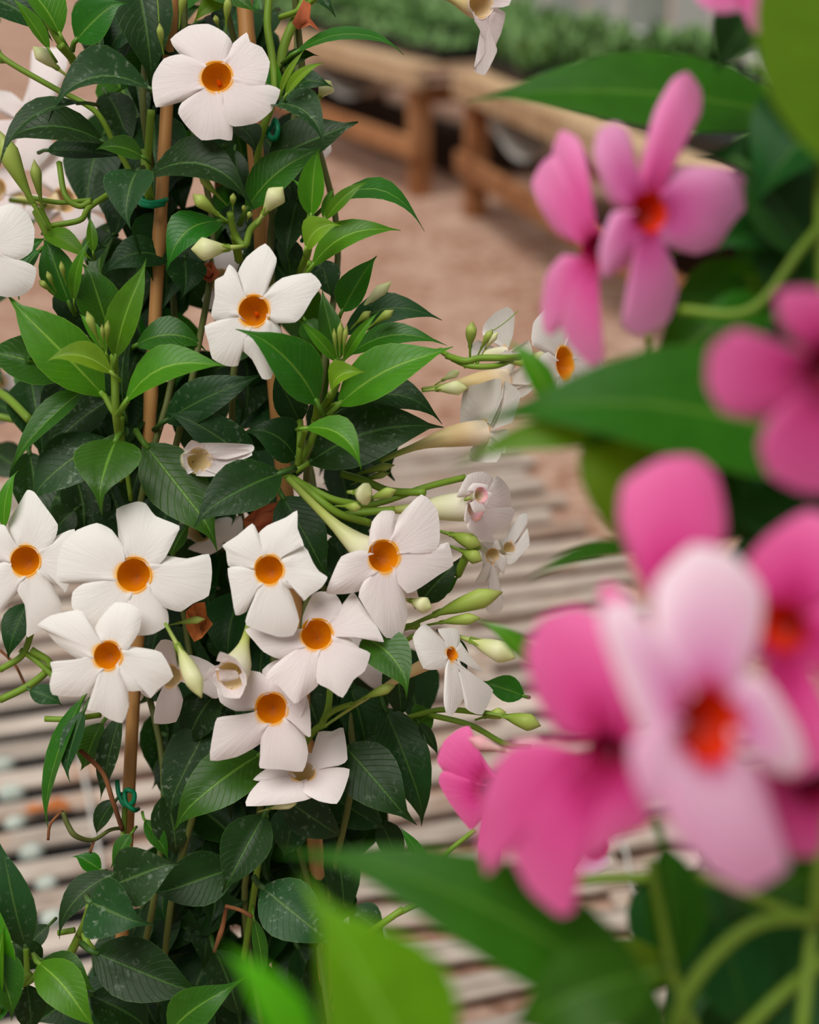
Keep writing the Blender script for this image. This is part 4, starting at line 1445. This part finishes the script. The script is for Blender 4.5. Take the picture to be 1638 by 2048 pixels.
# ---- green stems and stalks
for pts, r in [
    ([(-10, 90, 2), (12, 120, 1), (108, 176, 1), (190, 222, 1), (230, 290, 2), (270, 360, 3)], 6),
    ([(0, 122, 2), (14, 122, 2)], 5),
    ([(120, 90, -1), (140, 112, 0), (150, 130, 1)], 9), ([(60, -20, -1), (110, 70, -1), (142, 116, 0)], 7),
    ([(540, -20, 0), (535, 50, 0), (545, 120, 0), (548, 190, 0), (520, 280, 1), (515, 340, 2)], 8),
    ([(620, -20, 2), (572, 80, 2), (560, 140, 2)], 10), ([(640, -10, 0), (600, 20, 1), (560, 35, 2)], 6),
    ([(290, 300, 1), (292, 360, 1), (300, 400, 2)], 10), ([(302, 220, 0), (296, 300, 1), (288, 370, 2)], 8),
    ([(118, 325, 1), (130, 390, 0), (158, 412, 0), (182, 402, 0)], 6), ([(182, 400, 0), (120, 405, 1), (60, 395, 1)], 5), ([(100, 452, 0), (160, 440, 0), (178, 415, 0), (230, 380, 2)], 6),
    ([(75, 420, 0), (95, 460, 0), (110, 500, 1), (120, 560, 2)], 12),
    ([(228, 710, -4), (230, 760, -3), (232, 826, -3), (238, 880, -1), (240, 960, 2)], 8), ([(208, 790, -2), (232, 828, -3), (254, 802, -4)], 6), ([(224, 744, -5), (230, 752, -4)], 5),
    ([(244, 834, -1), (245, 880, 0), (262, 1000, 2)], 5),
    ([(682, 722, -3), (668, 780, -2), (650, 812, -1), (630, 840, 0), (628, 870, 0), (596, 930, 1), (560, 948, 1)], 8), ([(660, 790, -3), (650, 815, -1), (676, 808, -2)], 6), ([(634, 800, -3), (630, 838, -1)], 6),
    ([(600, 842, 0), (600, 890, -1), (596, 930, 0)], 7), ([(612, 858, -4), (600, 892, -1)], 6), ([(618, 924, 0), (590, 942, 0)], 7),
    ([(620, 525, -1), (610, 560, 1), (600, 600, 3)], 6), ([(622, 430, -2), (616, 500, -1), (600, 545, 2)], 8),
    ([(560, 944, 1), (600, 966, 0), (640, 1000, -1), (680, 1028, -1), (740, 1046, 0)], 8), ([(600, 965, 0), (660, 996, -1), (700, 1006, -2), (716, 1010, -3)], 7),
    ([(684, 948, 2), (730, 962, 1), (780, 982, 1), (850, 985, 0)], 8), ([(690, 1030, 0), (740, 1024, 0), (790, 1020, 0)], 8), ([(660, 1000, 0), (740, 1010, 1), (850, 975, 1), (930, 955, 2)], 7),
    ([(894, 712, 1), (930, 722, 0), (960, 716, 0), (1010, 716, 0), (1040, 714, 2)], 7), ([(905, 718, 1), (940, 732, 0), (990, 732, 0), (1024, 720, 1)], 6), ([(880, 700, 2), (900, 714, 1)], 6),
    ([(940, 732, 0), (940, 716, 0)], 5), ([(954, 728, 0), (956, 712, 0)], 4),
    ([(640, 1456, 0), (655, 1420, 0), (660, 1380, 1), (662, 1350, 2)], 7), ([(600, 1500, 2), (630, 1460, 0), (652, 1448, 0)], 7), ([(645, 1440, 0), (670, 1420, -1), (705, 1408, -2)], 6),
    ([(800, 1260, 1), (815, 1253, 0), (840, 1252, 0)], 7), ([(700, 1300, 2), (760, 1310, 2), (830, 1270, 2)], 5), ([(915, 1150, 2), (935, 1110, 1), (958, 1090, 1)], 9),
    ([(800, 1440, 3), (880, 1420, 2), (960, 1425, 0), (990, 1430, 0)], 6), ([(860, 1430, 2), (940, 1450, 1), (1010, 1488, 1), (1060, 1495, 2)], 6),
    ([(0, 1400, 3), (60, 1370, 3), (100, 1330, 3), (62, 1300, 3)], 8), ([(0, 1340, 3), (45, 1310, 3), (64, 1260, 3)], 7), ([(110, 1355, 2), (70, 1320, 3), (40, 1300, 3)], 6), ([(90, 1438, 1), (140, 1438, 1), (200, 1430, 3)], 6),
    ([(240, 1820, 1), (250, 1600, 3)], 6), ([(90, 1930, -2), (60, 1960, -2), (0, 1990, -2)], 8), ([(160, 1870, 0), (175, 1830, -2), (180, 1810, -3)], 8), ([(188, 1904, -1), (172, 1880, -1), (168, 1850, 0), (180, 1810, 0)], 7),
    ([(228, 1770, -2), (175, 1840, 0), (130, 1920, 1), (80, 1930, 0)], 9), ([(116, 1866, 0), (150, 1860, 0)], 6), ([(50, 1895, 0), (52, 1920, 0)], 6),
    ([(530, 1630, -1), (520, 1700, 2), (498, 1850, 5), (478, 1960, 6), (440, 2080, 7)], 7), ([(690, 1900, 2), (760, 1850, 0), (806, 1818, 0)], 7), ([(790, 1830, 0), (820, 1815, 0), (840, 1806, 0)], 6),
    ([(855, 1732, 0), (858, 1748, 0)], 4), ([(870, 1736, 0), (900, 1700, 0), (950, 1660, 0)], 5),
    ([(460, 425, -3), (470, 470, -2), (490, 490, -2), (500, 460, -2), (520, 440, -2)], 7), ([(470, 470, -2), (478, 520, 2)], 9)]:
    stem(white, pts, r)
# older woody stems twining inside
rw = random.Random(9)
for x0 in (330, 400, 470, 560, 620):
    pts = []
    for i in range(9):
        pts.append((x0 + 40 * math.sin(i * 1.7 + x0) + (i * 8 if x0 > 450 else -i * 6), -60 + i * 265, 4 + 3 * math.sin(i * 2.1 + x0)))
    stem(white, pts, 7, STEM_D)
to_soil(white, P(470, 2060, FD + .06), pot_a + np.array([.02, 0, 0]), .004)
to_soil(white, P(430, 2060, FD + .07), pot_a + np.array([-.03, .01, 0]), .004)

# withered twigs
for pts, r, m in [
    ([(160, 1500, 1), (205, 1545, 1), (225, 1600, 1), (245, 1660, 2)], 5, TWIG),
    ([(96, 1680, 0), (100, 1650, 0), (118, 1628, 0), (126, 1622, 0)], 3, TWIG), ([(126, 1624, 0), (136, 1650, 0), (152, 1672, 0), (186, 1680, 1), (220, 1660, 2), (250, 1656, 3)], [5, 6, 4, 4], STEM_D), ([(188, 1682, 1), (180, 1705, 1)], 3, TWIG),
    ([(450, 1812, -1), (480, 1820, -1), (505, 1834, -1)], 4, TWIG), ([(452, 1816, 0), (446, 1850, 0), (440, 1870, 0), (428, 1905, 0)], [4, 5, 6, 3], TWIG),
    ([(0, 1300, 4), (30, 1330, 4), (55, 1380, 4)], 3, TWIG), ([(985, 662, 0), (1010, 645, 0), (1036, 622, 0)], 1.0, STEM_Y), ([(318, 46, -3), (316, 10, -3), (314, -8, -3)], 1.3, STEM_Y)]:
    stem(white, pts, r, m, name='twig')


def dry_part(root, pts, mat, name, d):
    """a crumpled dead leaf: fan of px points with uneven depth"""
    rr = random.Random(len(pts) + int(pts[0][0]))
    cx, cy = np.mean([p[0] for p in pts]), np.mean([p[1] for p in pts])
    V = [P(cx, cy, d - .006)]
    for k in (.5, 1.0):
        for x, y in pts:
            V.append(P(cx + (x - cx) * k, cy + (y - cy) * k, d + rr.uniform(-.008, .008)))
    n = len(pts)
    F = []
    for i in range(n):
        j = (i + 1) % n
        F.append((0, 1 + i, 1 + j))
        F.append((1 + i, 1 + n + i, 1 + n + j, 1 + j))
    o = mesh_obj(name, V, F, mat, root)
    o['label'] = 'dead orange brown leaf'


dry_part(white, [(372, 1222), (390, 1206), (410, 1204), (414, 1232), (426, 1248), (404, 1276), (388, 1284), (372, 1256)], M_DRY, 'dead_leaf', .905)
dry_part(white, [(486, 1040), (520, 1010), (560, 1004), (572, 1030), (540, 1060), (512, 1070), (492, 1062)], M_TERRA, 'dead_leaf', .95)
dry_part(white, [(400, 530), (424, 522), (440, 548), (420, 566), (402, 556)], M_TERRA, 'dead_leaf', .97)
dry_part(white, [(584, 46), (606, 0), (622, 8), (620, 36), (640, 62), (620, 50), (596, 60)], M_TERRA, 'dead_leaf', .93)

# ================================================================== THE PALE PLANT BEHIND IT
BD = 1.12
bp = P(60, 1200, BD)
pot_b = pot(bp[0] - .46, bp[1] + .12, .14, .24, 'brown pot of the pale plant behind, at far left on the slats', M_TERRA)
back = empty('mandevilla_plant', pot_b)
tag(back, 'pale pinkish white vine behind, blurred at the upper left edge', 'plant')
flower(back, 62, 236, BD, 26, (-.1, .1), [
    [(44, 214), (56, 160), (60, 96), (90, 92), (128, 95), (134, 130), (110, 200), (84, 216)],
    [(84, 216), (140, 190), (196, 220), (170, 262), (100, 260)],
    [(90, 258), (110, 300), (70, 344), (24, 330), (44, 264)],
    [(44, 262), (0, 310), (-60, 290), (-50, 240), (36, 246)],
    [(36, 240), (-40, 200), (-20, 176), (20, 182), (48, 214)]], PET_PALE, throat=THROAT_C, back=(190, 240, -3), tube_m=TUBE_P)
flower(back, 126, 400, BD, 24, (.0, .1), [
    [(108, 380), (60, 350), (70, 310), (140, 300), (200, 330), (180, 372), (146, 384)],
    [(146, 384), (190, 350), (244, 370), (230, 430), (150, 412)],
    [(146, 412), (210, 440), (206, 476), (150, 480), (124, 424)],
    [(122, 424), (90, 450), (50, 430), (60, 390), (106, 402)]], PET_PALE, throat=THROAT_C, back=(20, 400, -3), tube_m=TUBE_P)
flower(back, -10, 380, BD + .02, 24, (-.3, .1), [
    [(-10, 350), (20, 330), (60, 380), (20, 390)],
    [(0, 400), (40, 400), (60, 440), (0, 440)]], PET_PALE, throat=THROAT_C, back=(90, 410, -3), tube_m=TUBE_P)
flower(back, -16, 760, BD, 24, (.2, .1), [
    [(0, 750), (60, 745), (110, 760), (80, 800), (10, 780)],
    [(-10, 790), (30, 830), (0, 850), (-30, 810)]], PET_PALE, throat=THROAT_C, back=(-40, 700, 3))
leaves(back, '''
-30 800 60 840 60 d 0
-20 900 70 960 70 d 2
40 1090 -30 1180 70 d 2
70 420 20 520 60 m 2
10 560 -50 640 70 d 0
-20 30 -70 110 80 d 0
160 780 60 800 60 g -4
-60 690 10 760 60 g 0
''', BD, 4)
for pts, r in [([(-10, 780, -10), (20, 800, -12), (60, 840, -14)], 8), ([(-20, 830, -10), (30, 840, -10), (70, 850, -10)], 7), ([(-60, 200, 2), (-80, 900, 4), (-150, 1700, 8)], 7)]:
    stem(back, pts, r, d0=BD)
to_soil(back, P(-150, 1700, BD + .08), pot_b, .004)

# ================================================================== FRESH PLANT AT THE LOWER LEFT
LD = .90
lp = P(-60, 1900, LD)
pot_c = pot(lp[0] - .10, lp[1] - .14, .11, .22, 'small brown pot at the lower left edge of the slats', M_TERRA)
low = empty('mandevilla_plant', pot_c)
tag(low, 'leafy flowerless young vine at the lower left corner', 'plant')
leaves(low, '''
52 1896 4 1674 74 g 0 -1 8 10
-10 2000 -24 1760 90 b -2 -1 8
0 1990 10 1850 46 b -3 0
54 1970 62 2070 50 d 1 0
-20 1890 30 2040 60 m -3 0
20 1960 -50 2060 80 m 0 0
80 1930 20 1880 50 d 3 0
''', LD, 5)
for pts, r in [([(60, 1945, 0), (20, 1990, 0), (-20, 2010, 0), (-60, 2100, 1)], 8), ([(52, 1896, 0), (54, 1950, 0)], 6), ([(0, 1990, -2), (4, 2004, 0)], 6)]:
    stem(low, pts, r, d0=LD)
to_soil(low, P(-70, 2100, LD + .01), pot_c, .004)

# ================================================================== THE PINK PLANT IN FRONT
KD = .50
kp = P(1620, 1500, .46)
pot_d = pot(kp[0] + .02, kp[1] + .02, .12, .24, 'black pot under the pink flowering plant, on the near slats', M_BLACK)
pink = empty('mandevilla_plant', pot_d)
tag(pink, 'pink trumpet flowered vine close to the viewer, strongly blurred', 'plant')
PINK = '''
1590 236 930 196 165 p 14 -1 25 10 0
1700 352 1590 -300 330 l -4 2 8 10
1700 940 960 832 225 p 2 -1 25 10 46
1260 872 900 932 66 l 2 0 15 8 16
1232 820 1262 1130 190 l 2 0 10 8
1300 1100 1050 1166 34 p 9 -1 45 8 16
1350 2080 566 1682 168 p -2 0 30 10 40
850 2220 606 1770 235 n -9 -1 38 8
620 2130 448 1888 74 n -8 -1 38 10
1080 1340 950 1234 36 b 18 0 25
1110 820 1020 676 50 b 12 0 20
1640 480 1336 512 76 l 11 0 25 10 14
1680 400 1396 310 160 q 13 0 20
1560 560 1300 760 180 p 11 0 20
1600 622 1350 600 64 l 11 0 30
1700 1060 1424 1010 150 q 3 0 18
1326 1690 1346 1970 120 p 3 0 14 14
1690 1740 1440 1800 140 p 3 0 20
1430 1840 1490 2080 150 q 4 0 14
1300 1950 1020 2070 150 p -4 0 22 8 20
1680 1880 1440 2080 190 q 6 0 20
1180 1890 1380 1950 74 l 6 0 30 8 -12
1700 20 1560 250 200 q 6 0
1720 200 1500 420 170 q 7 0
1500 340 1640 560 170 q 8 0
1650 420 1560 640 140 q 9 0
1720 600 1520 780 170 q 8 0
1500 850 1640 1060 190 q 7 0
1700 1000 1500 1150 180 q 8 0
1250 900 1500 1100 190 q 8 0
1330 800 1600 870 160 p 6 0
1500 1750 1700 1950 200 q 9 0
1560 1800 1420 2000 180 q 9 0
1400 1740 1330 2000 160 q 8 0
1560 1950 1660 2100 200 q 9 0
1300 1800 1420 2000 120 q 10 0
1640 1700 1500 1850 180 q 8 0
1700 440 1470 520 110 p 11 0
1540 640 1380 640 80 p 7 0
'''
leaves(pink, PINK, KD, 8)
rp = random.Random(31)
for i in range(26):
    y = rp.choice([rp.uniform(0, 700), rp.uniform(850, 1150), rp.uniform(1700, 2050)])
    x = rp.uniform(1480 if y < 1200 else 1380, 1720)
    an = rp.uniform(0, 6.28)
    L_ = rp.uniform(170, 280)
    tx = max(x + math.cos(an) * L_, 1430 if y < 1200 else 1330)
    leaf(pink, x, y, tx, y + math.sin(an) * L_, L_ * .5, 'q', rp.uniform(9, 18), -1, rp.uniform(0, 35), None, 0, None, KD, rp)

flower(pink, 1415, 1452, .385, 78, (.42, .08), [
    [(1372, 1400), (1345, 1370), (1300, 1250), (1310, 1160), (1390, 1090), (1480, 1110), (1545, 1180), (1540, 1270), (1500, 1330), (1456, 1402)],
    [(1456, 1400), (1490, 1350), (1560, 1380), (1620, 1470), (1638, 1540), (1600, 1565), (1550, 1540), (1500, 1480), (1462, 1460)],
    [(1456, 1490), (1520, 1560), (1580, 1700), (1590, 1750), (1500, 1785), (1430, 1750), (1340, 1660), (1310, 1570), (1380, 1505)],
    [(1384, 1506), (1340, 1580), (1285, 1600), (1255, 1540), (1250, 1480), (1320, 1440), (1366, 1450)],
    [(1366, 1450), (1290, 1460), (1240, 1380), (1195, 1260), (1190, 1210), (1240, 1195), (1290, 1240), (1370, 1400)]], [PET_LIGHT, PET_LIGHT, PET_SOFT, PET_SOFT, PET_LIGHT], throat=THROAT_R, tube_m=TUBE_PK, back=(1500, 1450, 5), curl=.16)
flower(pink, 1345, 1245, .43, 46, (.1, .15), [
    [(1310, 1200), (1262, 1120), (1240, 1040), (1252, 965), (1330, 915), (1400, 910), (1446, 950), (1462, 1060), (1400, 1190)],
    [(1380, 1220), (1440, 1180), (1470, 1260), (1400, 1290)],
    [(1370, 1290), (1400, 1340), (1340, 1360), (1320, 1290)],
    [(1310, 1280), (1280, 1310), (1260, 1270), (1300, 1240)]], PET_ROSE, throat=THROAT_R, tube_m=TUBE_PK, back=(1450, 1200, 5))
flower(pink, 1566, 1255, .42, 48, (-.55, .0), [
    [(1540, 1200), (1500, 1130), (1540, 1070), (1610, 1020), (1680, 1060), (1690, 1150), (1600, 1210)],
    [(1600, 1240), (1660, 1180), (1760, 1280), (1700, 1400), (1600, 1300)],
    [(1590, 1300), (1640, 1400), (1660, 1500), (1580, 1560), (1520, 1440), (1550, 1310)],
    [(1540, 1300), (1510, 1330), (1500, 1260), (1534, 1240)]], PET_ROSE, throat=THROAT_R, tube_m=TUBE_PK, back=(1660, 1250, 5))
flower(pink, 1640, 1560, .43, 46, (-.2, .1), [
    [(1600, 1540), (1540, 1500), (1510, 1570), (1530, 1650), (1590, 1712), (1640, 1700), (1640, 1610)],
    [(1650, 1606), (1700, 1700), (1760, 1660), (1690, 1570)],
    [(1620, 1510), (1580, 1440), (1640, 1400), (1690, 1460), (1660, 1520)],
    [(1680, 1550), (1760, 1520), (1740, 1440), (1670, 1520)]], PET_WINE, throat=THROAT_M, tube_m=TUBE_PK, back=(1720, 1540, 5))
flower(pink, 1214, 1504, .435, 40, (-.35, .05), [
    [(1188, 1480), (1120, 1478), (1075, 1400), (1056, 1310), (1090, 1240), (1160, 1215), (1230, 1255), (1262, 1400), (1236, 1474)],
    [(1236, 1470), (1264, 1300), (1200, 1200), (1214, 1165), (1262, 1195), (1300, 1300), (1260, 1470)],
    [(1250, 1520), (1290, 1560), (1290, 1640), (1240, 1670), (1180, 1720), (1150, 1760), (1180, 1650), (1206, 1540)],
    [(1200, 1536), (1180, 1640), (1150, 1720), (1150, 1820), (1120, 1836), (1060, 1790), (1020, 1700), (1060, 1610), (1170, 1524)],
    [(1180, 1520), (1100, 1488), (1030, 1500), (990, 1550), (965, 1620), (962, 1700), (978, 1770), (1010, 1720), (1060, 1640), (1160, 1560)]], PET_ROSE, throat=THROAT_M, tube_m=TUBE_PK, back=(1330, 1500, 5), curl=.18)
flower(pink, 1298, 425, .565, 42, (.45, .0), [
    [(1276, 380), (1282, 320), (1310, 220), (1350, 150), (1385, 130), (1415, 165), (1412, 215), (1370, 275), (1320, 380)],
    [(1322, 390), (1345, 332), (1400, 320), (1490, 315), (1525, 340), (1515, 400), (1470, 470), (1400, 500), (1336, 478), (1322, 450)],
    [(1312, 470), (1350, 520), (1362, 580), (1340, 640), (1280, 672), (1240, 655), (1250, 580), (1284, 470)],
    [(1284, 466), (1250, 530), (1200, 566), (1190, 510), (1220, 440), (1274, 430)],
    [(1276, 424), (1216, 410), (1180, 330), (1190, 275), (1225, 255), (1255, 270), (1265, 330), (1280, 390)]], [PET_PINK, PET_MID, PET_MID, PET_MID, PET_MID], throat=THROAT_R, tube_m=TUBE_PK, back=(1420, 430, 5), curl=.2)
flower(pink, 1196, 500, .575, 34, (-.5, .0), [
    [(1176, 484), (1120, 462), (1085, 400), (1070, 350), (1088, 312), (1114, 300), (1150, 380), (1180, 460)],
    [(1180, 468), (1130, 390), (1108, 300), (1125, 250), (1158, 270), (1176, 320), (1172, 400), (1196, 468)],
    [(1180, 516), (1130, 508), (1098, 540), (1088, 600), (1092, 650), (1110, 665), (1150, 620), (1188, 540)],
    [(1184, 530), (1132, 590), (1122, 630), (1142, 684), (1182, 732), (1208, 716), (1190, 650), (1168, 596), (1198, 545)],
    [(1210, 520), (1250, 540), (1256, 490), (1214, 480)]], PET_PINK, throat=THROAT_M, tube_m=TUBE_PK, back=(1310, 520, 5), curl=.2)
flower(pink, 1660, 735, .42, 50, (.1, .05), [
    [(1620, 700), (1560, 650), (1552, 585), (1620, 575), (1700, 600), (1710, 680), (1680, 700)],
    [(1612, 720), (1540, 680), (1470, 660), (1415, 700), (1408, 770), (1440, 825), (1520, 838), (1622, 780)],
    [(1624, 782), (1540, 830), (1512, 890), (1532, 950), (1600, 985), (1690, 980), (1720, 860), (1690, 784)],
    [(1706, 750), (1780, 830), (1830, 760), (1720, 720)],
    [(1700, 700), (1800, 690), (1790, 620), (1690, 690)]], PET_WINE, throat=THROAT_M, tube_m=TUBE_PK, back=(1760, 760, 5), curl=.1)
flower(pink, 1450, -60, .55, 36, (.1, .1), [
    [(1420, -40), (1386, -8), (1404, 20), (1440, 31), (1490, 18), (1510, -30), (1480, -44)],
    [(1490, -50), (1540, -20), (1520, 70), (1496, 60), (1490, -20)],
    [(1410, -70), (1340, -90), (1380, -130), (1430, -100)]], PET_PINK, throat=THROAT_R, tube_m=TUBE_PK, back=(1540, -90, 5))
flower(pink, 985, 1580, .80, 26, (-.35, .05), [
    [(970, 1584), (900, 1562), (875, 1530), (888, 1490), (915, 1465), (940, 1456), (958, 1500), (984, 1552)],
    [(976, 1574), (890, 1548), (878, 1572), (900, 1612), (940, 1662), (958, 1646), (984, 1608)],
    [(974, 1606), (955, 1690), (962, 1760), (988, 1782), (1002, 1710), (1010, 1608)],
    [(1010, 1570), (1050, 1550), (1030, 1500), (1000, 1550)]], PET_ROSE, throat=THROAT_M, tube_m=TUBE_PK, back=(1080, 1600, 4), label='smallest and sharpest pink blossom')
flower(pink, 1190, 1690, .72, 26, (0, .2), [
    [(1180, 1712), (1150, 1740), (1180, 1756), (1216, 1728), (1208, 1706)],
    [(1160, 1700), (1110, 1720), (1120, 1690), (1164, 1680)]], PET_LIGHT, throat=THROAT_M, tube_m=TUBE_PK, back=(1240, 1660, 4))
bud(pink, 1040, 1508, 936, 1476, 28, BUD_P, 27, 0, d0=KD, label='slim pale pink bud')
bud(pink, 1292, 750, 1378, 634, 22, BUD_G, 14, 0, d0=KD)
bud(pink, 1296, 720, 1300, 664, 16, BUD_G, 14, 0, d0=KD)
bud(pink, 1560, 1130, 1640, 1030, 46, BUD_G, -6, 0, d0=KD)
for pts, r in [
    ([(1346, 2080, 0), (1372, 1990, 0), (1440, 1900, 0), (1530, 1842, 0), (1660, 1836, 1)], 14), ([(1470, 2080, 1), (1560, 1990, 1), (1660, 1910, 2)], 14),
    ([(1140, 1764, 8), (1210, 1758, 8), (1300, 1756, 8)], 12), ([(860, 1742, 20), (930, 1742, 20), (1010, 1746, 20)], 7), ([(1284, 760, 14), (1288, 720, 14), (1300, 690, 14)], 7),
    ([(1300, 1720, 2), (1320, 1820, 2), (1350, 1960, 2), (1400, 2080, 2)], 10), ([(1660, -40, 6), (1640, 500, 6), (1690, 1100, 4), (1640, 1700, 2), (1600, 2090, 0)], 13),
    ([(1640, 450, 6), (1600, 500, 5), (1500, 620, 5), (1360, 620, 6)], 10), ([(1330, 2080, -2), (1420, 2160, -2)], 12), ([(1700, 1250, -4), (1690, 1600, -2), (1640, 1836, 0)], 12),
    ([(1640, 1560, 4), (1720, 1540, 4), (1720, 1800, 4)], 9), ([(1010, 1746, 20), (1140, 1764, 8)], 8), ([(1300, 1756, 8), (1420, 1760, 4), (1600, 1836, 1)], 12)]:
    stem(pink, pts, r, d0=KD)
to_soil(pink, P(1600, 2090, KD), pot_d, .005)
to_soil(pink, P(1420, 2160, KD - .02), pot_d + np.array([-.03, 0, 0]), .004)
to_soil(pink, P(1690, 2060, KD + .02), pot_d + np.array([.03, .02, 0]), .004)
